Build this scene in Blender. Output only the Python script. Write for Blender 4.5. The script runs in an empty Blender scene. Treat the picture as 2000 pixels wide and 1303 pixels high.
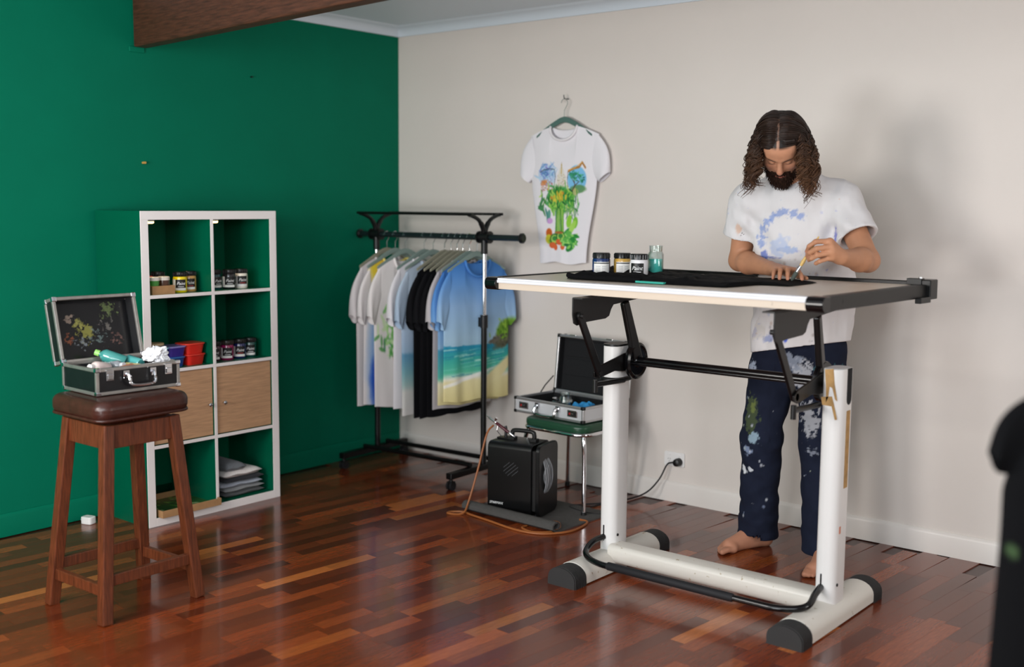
import bpy, bmesh, math, random
import numpy as np
from mathutils import Vector, Matrix, Euler
from bpy_extras.object_utils import world_to_camera_view

S = bpy.context.scene
COL = S.collection
R = math.radians
random.seed(4)

# ------------------------------------------------------------------ camera
cam_d = bpy.data.cameras.new('camera')
cam_d.sensor_width = 36.0
cam_d.lens = 36.0 * 2202.0 / 2000.0
cam_d.clip_start = 0.05
cam_d.dof.use_dof = True
cam_d.dof.focus_distance = 4.75
cam_d.dof.aperture_fstop = 1.25
cam = bpy.data.objects.new('camera', cam_d)
COL.objects.link(cam)
cam.location = (4.922, -4.922, 1.517)
_M = Matrix.Rotation(R(39.265), 4, 'Z') @ Matrix.Rotation(R(90 - 6.584), 4, 'X') @ Matrix.Rotation(R(0.453), 4, 'Z')
cam.rotation_euler = _M.to_euler()
S.camera = cam
cam.name = 'camera'

# ------------------------------------------------------------------ colour management
S.view_settings.view_transform = 'Standard'
S.view_settings.look = 'None'
S.view_settings.gamma = 1.0
S.view_settings.use_curve_mapping = False
S.view_settings.exposure = -0.08

# ------------------------------------------------------------------ world and lights
W = bpy.data.worlds.new('world'); S.world = W; W.use_nodes = True
W.node_tree.nodes['Background'].inputs[0].default_value = (0.75, 0.85, 1.0, 1)
W.node_tree.nodes['Background'].inputs[1].default_value = 0.4

def area(name, loc, target, sx, sy, power, color):
    d = bpy.data.lights.new(name, 'AREA'); d.shape = 'RECTANGLE'; d.size = sx; d.size_y = sy
    d.energy = power; d.color = color
    o = bpy.data.objects.new(name, d); COL.objects.link(o)
    o.location = loc
    o.rotation_euler = (Vector(target) - Vector(loc)).to_track_quat('-Z', 'Y').to_euler()
    return o
# two soft boxes left of the camera, plus a wide fill lamp for daylight behind it
area('softbox_light', (1.45, -4.9, 1.55), (2.2, 0, 1.5), 0.9, 0.9, 68, (1.0, 0.96, 0.92))
area('window_light', (2.75, -5.6, 0.95), (2.7, 0, 1.75), 1.0, 0.8, 60, (0.93, 0.97, 1.0))
area('daylight', (4.6, -6.0, 2.1), (2.3, -0.5, 1.1), 3.0, 0.9, 94, (0.90, 0.96, 1.0))

area('side_window', (6.25, -1.55, 1.45), (0, -1.6, 1.1), 0.7, 1.0, 26, (1.0, 0.97, 0.93))

# ------------------------------------------------------------------ helpers
def hx(s):
    s = s.lstrip('#')
    c = [int(s[i:i+2], 16) / 255 for i in (0, 2, 4)]
    return tuple(x / 12.92 if x <= 0.04045 else ((x + 0.055) / 1.055) ** 2.4 for x in c)
def lin(a):
    a = np.asarray(a, float)
    return np.where(a <= 0.04045, a / 12.92, ((a + 0.055) / 1.055) ** 2.4)

MATS = {}
def mat(name, col='#808080', rough=0.5, metal=0.0, vary=0.0, scale=40.0, bump=0.0, bscale=200.0,
        trans=0.0, coat=0.0, ior=1.45, attr=None, emit=0.0, stretch=None, spec=0.5, sheen=0.0, spots=None):
    if name in MATS: return MATS[name]
    m = bpy.data.materials.new(name); m.use_nodes = True
    nt = m.node_tree; N = nt.nodes; L = nt.links
    b = N['Principled BSDF']
    c = hx(col) if isinstance(col, str) else col
    b.inputs['Base Color'].default_value = (*c, 1)
    b.inputs['Roughness'].default_value = rough
    b.inputs['Metallic'].default_value = metal
    b.inputs['IOR'].default_value = ior
    b.inputs['Specular IOR Level'].default_value = spec
    b.inputs['Transmission Weight'].default_value = trans
    b.inputs['Coat Weight'].default_value = coat
    b.inputs['Coat Roughness'].default_value = 0.08
    if sheen:
        b.inputs['Sheen Weight'].default_value = sheen
    if emit:
        b.inputs['Emission Color'].default_value = (*c, 1)
        b.inputs['Emission Strength'].default_value = emit
    tc = N.new('ShaderNodeTexCoord')
    mp = N.new('ShaderNodeMapping'); L.new(tc.outputs['Object'], mp.inputs['Vector'])
    if stretch: mp.inputs['Scale'].default_value = stretch
    src = None
    if attr:
        a = N.new('ShaderNodeAttribute'); a.attribute_name = attr; src = a.outputs['Color']
    if vary:
        nz = N.new('ShaderNodeTexNoise'); nz.inputs['Scale'].default_value = scale
        nz.inputs['Detail'].default_value = 6
        L.new(mp.outputs['Vector'], nz.inputs['Vector'])
        mr = N.new('ShaderNodeMapRange')
        mr.inputs[1].default_value = 0.3; mr.inputs[2].default_value = 0.7
        mr.inputs[3].default_value = 1 - vary; mr.inputs[4].default_value = 1 + vary
        L.new(nz.outputs['Fac'], mr.inputs[0])
        mx = N.new('ShaderNodeMix'); mx.data_type = 'RGBA'; mx.blend_type = 'MULTIPLY'; mx.inputs[0].default_value = 1
        if src: L.new(src, mx.inputs[6])
        else: mx.inputs[6].default_value = (*c, 1)
        L.new(mr.outputs[0], mx.inputs[7]); src = mx.outputs[2]
    if spots:   # worn or stained patches: (colour, noise scale, threshold)
        sc, ss, th = spots
        n2 = N.new('ShaderNodeTexNoise'); n2.inputs['Scale'].default_value = ss; n2.inputs['Detail'].default_value = 5
        L.new(tc.outputs['Object'], n2.inputs['Vector'])
        r2 = N.new('ShaderNodeMapRange'); r2.inputs[1].default_value = th; r2.inputs[2].default_value = th + 0.05
        L.new(n2.outputs['Fac'], r2.inputs[0])
        m2 = N.new('ShaderNodeMix'); m2.data_type = 'RGBA'
        L.new(r2.outputs[0], m2.inputs[0])
        if src: L.new(src, m2.inputs[6])
        else: m2.inputs[6].default_value = (*c, 1)
        m2.inputs[7].default_value = (*hx(sc), 1); src = m2.outputs[2]
    if src: L.new(src, b.inputs['Base Color'])
    if bump:
        n3 = N.new('ShaderNodeTexNoise'); n3.inputs['Scale'].default_value = bscale; n3.inputs['Detail'].default_value = 4
        L.new(mp.outputs['Vector'], n3.inputs['Vector'])
        bp = N.new('ShaderNodeBump'); bp.inputs['Strength'].default_value = bump; bp.inputs['Distance'].default_value = 0.002
        L.new(n3.outputs['Fac'], bp.inputs['Height']); L.new(bp.outputs['Normal'], b.inputs['Normal'])
    MATS[name] = m
    return m

def tag(o, label=None, cat=None, group=None, kind=None):
    if label: o['label'] = label
    if cat: o['category'] = cat
    if group: o['group'] = group
    if kind: o['kind'] = kind
    return o
def empty(name, loc=(0, 0, 0), rz=0.0, label=None, cat=None, group=None, parent=None):
    o = bpy.data.objects.new(name, None); COL.objects.link(o)
    o.location = loc; o.rotation_euler = (0, 0, rz); o.empty_display_size = 0.05
    if parent: o.parent = parent
    return tag(o, label, cat, group)
def copy_tree(o, parent=None):
    c = o.copy(); COL.objects.link(c)
    if parent: c.parent = parent
    for ch in list(o.children): copy_tree(ch, c)
    return c

class MB:
    """collects geometry for one mesh object"""
    def __init__(s): s.v = []; s.f = []; s.c = []
    def add(s, vs, fs, col=None):
        o = len(s.v); s.v.extend([tuple(p) for p in vs]); s.f.extend([tuple(i + o for i in f) for f in fs])
        s.c.extend([col or (1, 1, 1)] * len(vs)); return s
    def box(s, x0, x1, y0, y1, z0, z1, M=None, col=None):
        v = [(x, y, z) for z in (z0, z1) for y in (y0, y1) for x in (x0, x1)]
        if M is not None: v = [M @ Vector(p) for p in v]
        return s.add(v, [(0, 2, 3, 1), (4, 5, 7, 6), (0, 1, 5, 4), (2, 6, 7, 3), (0, 4, 6, 2), (1, 3, 7, 5)], col)
    def bar(s, a, b, w, h, w2=None, h2=None, up=(0, 0, 1), col=None):
        a = Vector(a); b = Vector(b); d = (b - a).normalized(); up = Vector(up)
        x = d.cross(up)
        if x.length < 1e-4: x = d.cross(Vector((0, 1, 0)))
        x.normalize(); y = x.cross(d)
        w2 = w2 or w; h2 = h2 or h; v = []
        for p, ww, hh in ((a, w, h), (b, w2, h2)):
            for i, j in ((-1, -1), (1, -1), (1, 1), (-1, 1)): v.append(p + x * i * ww / 2 + y * j * hh / 2)
        return s.add(v, [(3, 2, 1, 0), (4, 5, 6, 7), (0, 1, 5, 4), (1, 2, 6, 5), (2, 3, 7, 6), (3, 0, 4, 7)], col)
    def tube(s, pts, r, n=8, closed=False, col=None, cols=None, flat=None):
        pts = [Vector(p) for p in pts]; m = len(pts)
        rs = r if isinstance(r, (list, tuple)) else [r] * m
        o = len(s.v); ref = None
        for i, p in enumerate(pts):
            if closed: d = pts[(i + 1) % m] - pts[i - 1]
            else: d = pts[min(i + 1, m - 1)] - pts[max(i - 1, 0)]
            d.normalize()
            if ref is None:
                ref = Vector((0, 0, 1)) if abs(d.z) < 0.9 else Vector((1, 0, 0))
            x = (ref - d * ref.dot(d)).normalized(); ref = x; y = d.cross(x)
            for k in range(n):
                a = 2 * math.pi * k / n
                s.v.append(tuple(p + (x * math.cos(a) + y * math.sin(a)) * rs[i]))
                s.c.append(cols[i] if cols else (col or (1, 1, 1)))
        for i in range(m if closed else m - 1):
            a = o + i * n; b = o + ((i + 1) % m) * n
            for k in range(n):
                s.f.append((a + k, a + (k + 1) % n, b + (k + 1) % n, b + k))
        if not closed:
            s.f.append(tuple(o + k for k in reversed(range(n)))); s.f.append(tuple(o + (m - 1) * n + k for k in range(n)))
        return s
    def cyl(s, a, b, r, r2=None, n=20, col=None): return s.tube([a, b], [r, r2 if r2 is not None else r], n, col=col)
    def lathe(s, prof, c=(0, 0, 0), n=24, M=None, col=None, a0=0.0, a1=2 * math.pi):
        full = abs(a1 - a0 - 2 * math.pi) < 1e-6; o = len(s.v); k = n if full else n + 1
        for r_, z in prof:
            for i in range(k):
                a = a0 + (a1 - a0) * i / n
                p = Vector((c[0] + r_ * math.cos(a), c[1] + r_ * math.sin(a), c[2] + z))
                s.v.append(tuple(M @ p if M is not None else p)); s.c.append(col or (1, 1, 1))
        for j in range(len(prof) - 1):
            for i in range(n if full else n):
                p, q = o + j * k + i, o + j * k + (i + 1) % k
                s.f.append((p, q, q + k, p + k))
        if full and prof[0][0] > 1e-6: s.f.append(tuple(o + i for i in reversed(range(k))))
        if full and prof[-1][0] > 1e-6: s.f.append(tuple(o + (len(prof) - 1) * k + i for i in range(k)))
        return s
    def prism(s, poly, fr, t0, t1, col=None):
        """poly 2D points, fr: function (u, v, t) -> point"""
        n = len(poly); v = [fr(u, w, t0) for u, w in poly] + [fr(u, w, t1) for u, w in poly]
        f = [tuple(reversed(range(n))), tuple(range(n, 2 * n))] + [(i, (i + 1) % n, (i + 1) % n + n, i + n) for i in range(n)]
        return s.add(v, f, col)
    def grid(s, P, col=None, flip=False, C=None):
        """P: (rows, cols, 3) array"""
        m, n = P.shape[:2]; o = len(s.v)
        s.v.extend(map(tuple, P.reshape(-1, 3).tolist()))
        if C is None: s.c.extend([col or (1, 1, 1)] * (m * n))
        else: s.c.extend(map(tuple, C.reshape(-1, 3).tolist()))
        for j in range(m - 1):
            for i in range(n - 1):
                a = o + j * n + i; q = (a, a + 1, a + n + 1, a + n)
                s.f.append(q[::-1] if flip else q)
        return s
    def build(s, name, m, parent=None, smooth=40, bevel=0.0, seg=2, colors=False, fix=True, kind=None, label=None, loc=None, rot=None):
        me = bpy.data.meshes.new(name); me.from_pydata(s.v, [], s.f)
        if colors:
            a = me.color_attributes.new('tint', 'FLOAT_COLOR', 'POINT')
            arr = np.ones((len(s.v), 4), np.float32); arr[:, :3] = np.array(s.c, np.float32); a.data.foreach_set('color', arr.ravel())
        if fix:
            bm = bmesh.new(); bm.from_mesh(me); bmesh.ops.recalc_face_normals(bm, faces=bm.faces); bm.to_mesh(me); bm.free()
        if smooth:
            me.polygons.foreach_set('use_smooth', [True] * len(me.polygons))
            if smooth < 180: me.set_sharp_from_angle(angle=R(smooth))
        me.materials.append(m if not isinstance(m, str) else MATS[m]); me.update()
        o = bpy.data.objects.new(name, me); COL.objects.link(o)
        if parent: o.parent = parent
        if loc: o.location = loc
        if rot: o.rotation_euler = rot
        if bevel:
            b = o.modifiers.new('bevel', 'BEVEL'); b.width = bevel; b.segments = seg; b.limit_method = 'ANGLE'; b.angle_limit = R(35)
            b.harden_normals = False
        if kind: o['kind'] = kind
        if label: o['label'] = label
        return o

def spline(pts, n=8):
    """Catmull-Rom through the points"""
    P = [np.array(p, float) for p in pts]; P = [2 * P[0] - P[1]] + P + [2 * P[-1] - P[-2]]
    out = []
    for i in range(1, len(P) - 2):
        for k in range(n):
            t = k / n; a, b, c, d = P[i - 1], P[i], P[i + 1], P[i + 2]
            out.append(0.5 * (2 * b + (c - a) * t + (2 * a - 5 * b + 4 * c - d) * t * t + (3 * b - a - 3 * c + d) * t ** 3))
    out.append(P[-2]); return [tuple(p) for p in out]

def rrect(w, h, r, n=4):
    """rounded rectangle outline centred on 0"""
    out = []
    for cx, cy, a0 in ((w/2-r, h/2-r, 0), (-w/2+r, h/2-r, 90), (-w/2+r, -h/2+r, 180), (w/2-r, -h/2+r, 270)):
        for k in range(n + 1):
            a = R(a0 + 90 * k / n); out.append((cx + r * math.cos(a), cy + r * math.sin(a)))
    return out
XY = lambda u, v, t: (u, v, t)
XZ = lambda u, v, t: (u, t, v)
YZ = lambda u, v, t: (t, u, v)

_rng = np.random.default_rng(7)
_lat = _rng.random((64, 64, 64)).astype(np.float32)
def vnoise(p, sc=1.0):
    """value noise 0..1 on an (N,3) array"""
    p = np.asarray(p, np.float32) * sc + 137.3
    i = np.floor(p).astype(int); f = p - i; f = f * f * (3 - 2 * f); i %= 63
    def g(a, b, c): return _lat[(i[..., 0] + a) % 64, (i[..., 1] + b) % 64, (i[..., 2] + c) % 64]
    x, y, z = f[..., 0], f[..., 1], f[..., 2]
    l = lambda a, b, t: a + (b - a) * t
    return l(l(l(g(0,0,0), g(1,0,0), x), l(g(0,1,0), g(1,1,0), x), y), l(l(g(0,0,1), g(1,0,1), x), l(g(0,1,1), g(1,1,1), x), y), z)
def fbm(p, sc, o=3):
    return sum(vnoise(p, sc * 2 ** k) / 2 ** k for k in range(o)) / sum(1 / 2 ** k for k in range(o))

class Canvas:
    """a small painted print, sampled onto the vertices of a cloth"""
    def __init__(s, w, h, bg):
        s.w, s.h = w, h; s.a = np.ones((h, w, 3)); s.a[:] = s.rgb(bg)
        yy, xx = np.mgrid[0:h, 0:w]; s.x = (xx + .5) / w; s.y = (yy + .5) / h
    @staticmethod
    def rgb(c): return np.array([int(c[i:i+2], 16) / 255 for i in (1, 3, 5)]) if isinstance(c, str) else np.array(c)
    def mixin(s, m, c, al=1.0):
        m = (np.clip(m, 0, 1) * al)[..., None]; s.a = s.a * (1 - m) + s.rgb(c) * m
    def ell(s, cx, cy, rx, ry, c, al=1.0, rot=0, soft=.15, rough=0.0, fr=20):
        ca, sa = math.cos(R(rot)), math.sin(R(rot)); dx, dy = s.x - cx, (s.y - cy)
        q = np.sqrt(((dx * ca + dy * sa) / rx) ** 2 + ((-dx * sa + dy * ca) / ry) ** 2)
        if rough: q = q + rough * (fbm(np.stack([s.x, s.y, s.x * 0 + cx * 7], -1), fr) - .5) * 2
        s.mixin((1 - q) / soft + .5, c, al)
    def line(s, pts, w, c, al=1.0):
        d = np.full(s.x.shape, 9.)
        for (x0, y0), (x1, y1) in zip(pts[:-1], pts[1:]):
            ax, ay = x1 - x0, y1 - y0; t = np.clip(((s.x - x0) * ax + (s.y - y0) * ay) / (ax * ax + ay * ay + 1e-9), 0, 1)
            d = np.minimum(d, np.hypot(s.x - x0 - t * ax, s.y - y0 - t * ay))
        s.mixin((w - d) / (w * .5) + .5, c, al)
    def grad(s, stops):
        ys = [a for a, _ in stops]; cs = np.array([s.rgb(c) for _, c in stops])
        s.a = np.stack([np.interp(s.y, ys, cs[:, k]) for k in range(3)], -1)
    def sample(s, u, v):
        i = np.clip((np.asarray(u) * s.w).astype(int), 0, s.w - 1); j = np.clip((np.asarray(v) * s.h).astype(int), 0, s.h - 1)
        return lin(s.a[j, i])

def text_mesh(txt, size, shear=0.0, ext=0.0004):
    c = bpy.data.curves.new('lettering', 'FONT'); c.body = txt; c.size = size; c.shear = shear; c.extrude = ext
    c.align_x = 'CENTER'; c.align_y = 'CENTER'; c.resolution_u = 3
    o = bpy.data.objects.new('lettering', c); COL.objects.link(o)
    dg = bpy.context.evaluated_depsgraph_get(); me = bpy.data.meshes.new_from_object(o.evaluated_get(dg))
    bpy.data.objects.remove(o); bpy.data.curves.remove(c)
    v = [tuple(p.co) for p in me.vertices]; f = [tuple(p.vertices) for p in me.polygons]
    bpy.data.meshes.remove(me); return v, f

# ------------------------------------------------------------------ materials
mat('green_paint', '#006c51', 0.6, spec=0.12, vary=0.04, scale=3, bump=0.06, bscale=260)
mat('white_paint', '#dcd4cd', 0.5, vary=0.02, scale=2, bump=0.08, bscale=220)
mat('trim_white', '#e0dad4', 0.35)
mat('ceiling_paint', '#d6dfe8', 0.6)
mat('beam_wood', '#4a2a1c', 0.5, vary=0.45, scale=9, stretch=(1.2, 12, 12), bump=0.3, bscale=60)
mat('floor_base', '#3a170c', 0.3)
mat('shelf_green', '#005a40', 0.3, spec=0.3)
mat('shelf_white', '#ece6e4', 0.35)
mat('oak', '#b8906d', 0.5, vary=0.16, scale=7, stretch=(3, 1.5, 22), bump=0.1, bscale=80)
mat('steel', '#c9c9cc', 0.18, 1.0)
mat('chrome', '#e6e6ea', 0.07, 1.0)
mat('alu', '#c8c8ca', 0.3, 0.85, vary=0.05, scale=60)
mat('alu_panel', '#d4d5d8', 0.38, 0.35)
mat('black_plastic', '#0c0c0d', 0.4)
mat('black_gloss', '#0a0a0c', 0.18)
mat('black_metal', '#0d0d0e', 0.32, 0.2, bump=0.05, bscale=400)
mat('charcoal_metal', '#1d1c1c', 0.42, 0.2)
mat('rubber', '#16161a', 0.7)
mat('dark_lining', '#0e0f12', 0.85)
mat('white_enamel', '#e0dedc', 0.3, spots=('#a08a6c', 26, 0.80), bump=0.03, bscale=120)
mat('worn_enamel', '#d6d1c8', 0.36, spots=('#a8977c', 40, 0.665), bump=0.05, bscale=120)
mat('laminate', '#e2d5c5', 0.35, vary=0.03, scale=12)
mat('cream_edge', '#d8c8b6', 0.45, spots=('#6b5238', 38, 0.72))
mat('strip_white', '#e6e6ea', 0.25)
mat('tape_brown', '#a8814a', 0.55, vary=0.2, scale=40)
mat('leather', '#3a1d16', 0.3, vary=0.2, scale=30, bump=0.35, bscale=120)
mat('stool_wood', '#5c2d18', 0.38, vary=0.4, scale=10, stretch=(14, 14, 1.2), bump=0.15, bscale=60)
mat('stool_wear', '#8a5a34', 0.5, vary=0.3, scale=20)
mat('vinyl_green', '#1f4430', 0.3, bump=0.1, bscale=160)
mat('foam_grey', '#4a4846', 0.9, vary=0.1, scale=60, bump=0.3, bscale=300)
mat('hose_tan', '#9a5a2c', 0.5)
mat('cable_black', '#131216', 0.5)
mat('white_plastic', '#e8e6e4', 0.35)
mat('cloth', '#ffffff', 0.9, attr='tint', bump=0.12, bscale=700, spec=0.15)
mat('hanger_green', '#7d8f88', 0.55)
mat('hanger_olive', '#8c8a78', 0.55)
mat('hanger_teal', '#4f6e66', 0.5)
mat('glass', '#f2f8f6', 0.03)
def thin_glass():
    nt = MATS['glass'].node_tree; N = nt.nodes; L = nt.links
    t = N.new('ShaderNodeBsdfTransparent'); t.inputs[0].default_value = (.93, .97, .96, 1)
    g = N.new('ShaderNodeBsdfGlossy'); g.inputs['Roughness'].default_value = .04
    lw = N.new('ShaderNodeLayerWeight'); lw.inputs['Blend'].default_value = .28
    mr = N.new('ShaderNodeMapRange'); mr.inputs[3].default_value = .05; mr.inputs[4].default_value = .75
    mx = N.new('ShaderNodeMixShader'); L.new(lw.outputs['Facing'], mr.inputs[0]); L.new(mr.outputs[0], mx.inputs[0])
    L.new(t.outputs[0], mx.inputs[1]); L.new(g.outputs[0], mx.inputs[2]); L.new(mx.outputs[0], N['Material Output'].inputs['Surface'])
thin_glass()
mat('tint_glossy', '#ffffff', 0.25, attr='tint')
mat('skin', '#ffffff', 0.5, attr='tint', bump=0.08, bscale=500, spec=0.35)
mat('hair', '#ffffff', 0.45, attr='tint', spec=0.35); mat('beard_hair', '#ffffff', 0.8, attr='tint', spec=0.15)
mat('paper_white', '#e6e4e0', 0.7)
mat('card', '#a77f56', 0.8, vary=0.1, scale=30)
mat('led', '#ffd089', 0.4, emit=5)
mat('label_black', '#0b0b0c', 0.4)
mat('lettering_white', '#e8e8e8', 0.5)
mat('red_print', '#b3282a', 0.5)
mat('gold', '#c79a4f', 0.45)
mat('turquoise', '#62dcd2', 0.3)
mat('tissue', '#efeff2', 0.9, bump=0.3, bscale=90)

def wood_floor_mat():
    m = mat('floor_wood', '#5a260f', 0.16, attr='tint', vary=0.32, scale=14, stretch=(16, 1.1, 1), coat=0.25)
    b = m.node_tree.nodes['Principled BSDF']; b.inputs['Roughness'].default_value = 0.23
    b.inputs['Specular IOR Level'].default_value = 0.45
    return m
wood_floor_mat()

# ------------------------------------------------------------------ room shell
CEIL = 2.556; XR, YF = 6.4, -7.0
def wall(name, x0, x1, y0, y1, z0, z1, m):
    return tag(MB().box(x0, x1, y0, y1, z0, z1).build(name, m, smooth=0), kind='structure')
wall('wall_left', -0.12, 0, YF, 0.12, -0.02, CEIL + 0.05, 'green_paint')
wall('wall_back', 0, XR, 0, 0.12, -0.02, CEIL + 0.05, 'white_paint')
wall('wall_right', XR, XR + 0.12, YF, 0.12, -0.02, CEIL + 0.05, 'white_paint')
wall('wall_front', 0, XR, YF - 0.12, YF, -0.02, CEIL + 0.05, 'white_paint')
wall('ceiling', 0, XR, YF, 0, CEIL, CEIL + 0.05, 'ceiling_paint')
# cornice: a coved strip in the two visible angles
def cornice(name, along, length):
    prof = [(0, 0), (0, -0.055), (0.012, -0.055)] + [(0.012 + 0.05 * (1 - math.cos(R(a))), -0.055 + 0.046 * math.sin(R(a))) for a in range(15, 91, 15)] + [(0.075, 0)]
    b = MB()
    if along == 'x': b.prism(prof, lambda u, v, t: (t, -u, CEIL + v), 0, length)
    else: b.prism(prof, lambda u, v, t: (u, -t, CEIL + v), 0, length)
    return tag(b.build(name, 'ceiling_paint', smooth=30), kind='structure')
cornice('trim_1', 'x', XR); cornice('trim_2', 'y', -YF)
def skirting(name, along, length, m, hgt=0.105):
    prof = [(0, 0), (0.016, 0), (0.016, hgt - 0.018), (0.012, hgt - 0.006), (0.006, hgt), (0, hgt)]
    b = MB()
    if along == 'x': b.prism(prof, lambda u, v, t: (t, -u, v), 0.0, length)
    else: b.prism(prof, lambda u, v, t: (u, -t, v), 0.0, length)
    return tag(b.build(name, m, smooth=30), kind='structure')
skirting('baseboard_back', 'x', XR, 'trim_white'); skirting('baseboard_left', 'y', -YF, 'green_paint')

# dark timber beam running out from the green wall below the ceiling
bm_ = MB().box(0.015, 5.2, 0, 0.075, 2.248, CEIL)
tag(bm_.build('trim_3', 'beam_wood', smooth=0, bevel=0.008, loc=(0, -1.80, 0), rot=(0, 0, R(-6.5))), kind='structure')
tag(MB().box(0.0, 0.008, -1.82, -1.735, 2.225, 2.252).build('trim_4', 'green_paint', smooth=0, bevel=0.004), kind='structure')

# floor: short parquet strips laid a few degrees off the green wall
fl = wall('floor', 0, XR, YF, 0, -0.03, -0.0045, 'floor_base')
FA = R(-4.5); ca, sa = math.cos(FA), math.sin(FA)
SW, SL = 0.0625, 0.42
tones = [hx(c) for c in ('#6d2e13', '#773315', '#833c1a', '#612811', '#54200f', '#91491f', '#733114', '#682b12', '#a35c2c', '#5a2410')]
wts = [5, 5, 4, 4, 3, 2.0, 5, 5, 0.9, 4]
pl = []
rnd = random.Random(11)
for i in range(-20, 120):
    yy = -9.5 + rnd.random() * SL
    while yy < 1.5:
        ln = SL * rnd.choice((0.55, 0.8, 1.0, 1.0, 1.0, 1.25))
        x0, x1, y0, y1 = i * SW, (i + 1) * SW, yy, yy + ln
        cx, cy = (x0 + x1) / 2, (y0 + y1) / 2
        wx, wy = cx * ca - cy * sa, cx * sa + cy * ca
        yy += ln
        if wx < 0.05 or wx > 5.2 or wy > -0.04 or wy < -5.0: continue
        cs = [(px * ca - py * sa, px * sa + py * ca) for px, py in ((x0, y0), (x1, y0), (x1, y1), (x0, y1))]
        if min(c[0] for c in cs) < 0.0 or max(c[1] for c in cs) > 0.0: pass
        tone = np.array(rnd.choices(tones, wts)[0]) * rnd.uniform(0.8, 1.2)
        pl.append([(wx, wy), ln, tuple(tone), 0.0])
bpy.context.view_layer.update()
import mathutils
for p in pl:
    c = world_to_camera_view(S, cam, Vector((p[0][0], p[0][1], 0)))
    d = (Vector((p[0][0], p[0][1], 0)) - cam.location).length
    if c.z > 0 and -0.03 < c.x < 1.03 and -0.06 < c.y < 1.03: p[3] = p[1] / d ** 3
pl.sort(key=lambda p: -p[3])
def plank_geo(b, p, local):
    g = 0.00015; hw, hl = SW / 2 - g, p[1] / 2 - g
    e = rnd.uniform(0, 0.00025)
    pts = []
    for zz, k in ((-0.005, 0), (-0.0004 + e, 0), (e, 0.0003)):
        for sx, sy in ((-1, -1), (1, -1), (1, 1), (-1, 1)):
            px, py = sx * (hw - k), sy * (hl - k)
            if not local:
                px, py = px * ca - py * sa + p[0][0], px * sa + py * ca + p[0][1]
                px = max(px, 0.001); py = min(py, -0.001)
            pts.append((px, py, zz))
    f = [(8, 9, 10, 11)]
    for r in (0, 4):
        for i in range(4): f.append((r + i, r + (i + 1) % 4, r + 4 + (i + 1) % 4, r + 4 + i))
    b.add(pts, f, p[2])
n_ = 0
rest = MB()
for p in pl:
    if n_ < 300 and p[3] > 0 and p[0][0] > 0.25 and p[0][1] < -0.25:
        b = MB(); plank_geo(b, p, True)
        b.build('floor_plank', 'floor_wood', fl, smooth=0, colors=True, fix=False, loc=(p[0][0], p[0][1], 0), rot=(0, 0, FA))
        n_ += 1
    else: plank_geo(rest, p, False)
rest.build('floor_planks_rest', 'floor_wood', fl, smooth=0, colors=True, fix=False, kind='stuff')

# small fixings on the walls
def nail(name, p, q, r, m, label):
    return tag(MB().cyl(p, q, r, n=10).build(name, m), label, 'nail')
nail('wall_nail', (0, -1.76, 1.700), (0.022, -1.76, 1.700), 0.006, 'gold', 'small brass nail in the green wall above the shelf unit')
nail('wall_nail', (0, -1.10, 2.17), (0.014, -1.10, 2.17), 0.004, 'black_metal', 'tiny dark nail in the green wall below the timber beam')

# ------------------------------------------------------------------ cube shelf unit (x 0.01..0.389, y -2.032..-1.262)
SX, SY0, SY1, SH = 0.389, -2.032, -1.262, 1.47
sh = empty('shelf_unit', (0.2, (SY0 + SY1) / 2, 0), 0, 'tall green two by four cube shelf unit with white front edges against the green wall', 'shelf')
def loc_box(b, x0, x1, y0, y1, z0, z1):
    return b.box(x0 - 0.2, x1 - 0.2, y0 - (SY0 + SY1) / 2, y1 - (SY0 + SY1) / 2, z0, z1)
T, t_ = 0.04, 0.016
rows = [0.04, 0.383, 0.734, 1.085, 1.43]       # lower inner edges (top of each board) and top
YM = (SY0 + SY1) / 2
back = SX - 0.004
def panel(name, *a): return loc_box(MB(), *a).build(name, 'shelf_green', sh, smooth=0, bevel=0.001)
panel('side_panel', 0.012, back, SY0, SY0 + T, 0, SH); panel('side_panel', 0.012, back, SY1 - T, SY1, 0, SH)
panel('top_panel', 0.012, back, SY0 + T, SY1 - T, SH - T, SH); panel('bottom_panel', 0.012, back, SY0 + T, SY1 - T, 0, T)
panel('back_panel', 0.012, 0.016, SY0 + T, SY1 - T, T, SH - T)
for z in rows[1:4]: panel('shelf_board', 0.016, back, SY0 + T, SY1 - T, z - t_, z)
for k in range(4): panel('divider', 0.016, back, YM - t_/2, YM + t_/2, rows[k], (rows[k + 1] - t_) if k < 3 else SH - T)
def edge(name, y0, y1, z0, z1): return loc_box(MB(), back, SX, y0, y1, z0, z1).build(name, 'shelf_white', sh, smooth=0, bevel=0.0012, label='white edge strip')
edge('edge_strip', SY0, SY0 + T, 0, SH - T); edge('edge_strip', SY1 - T, SY1, 0, SH - T)
edge('edge_strip', SY0, SY1, SH - T, SH); edge('edge_strip', SY0 + T, SY1 - T, 0, T)
for z in rows[1:4]: edge('edge_strip', SY0 + T, SY1 - T, z - t_, z)
for k in range(4): edge('edge_strip', YM - t_/2, YM + t_/2, rows[k], (rows[k + 1] - t_) if k < 3 else SH - T)
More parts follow.
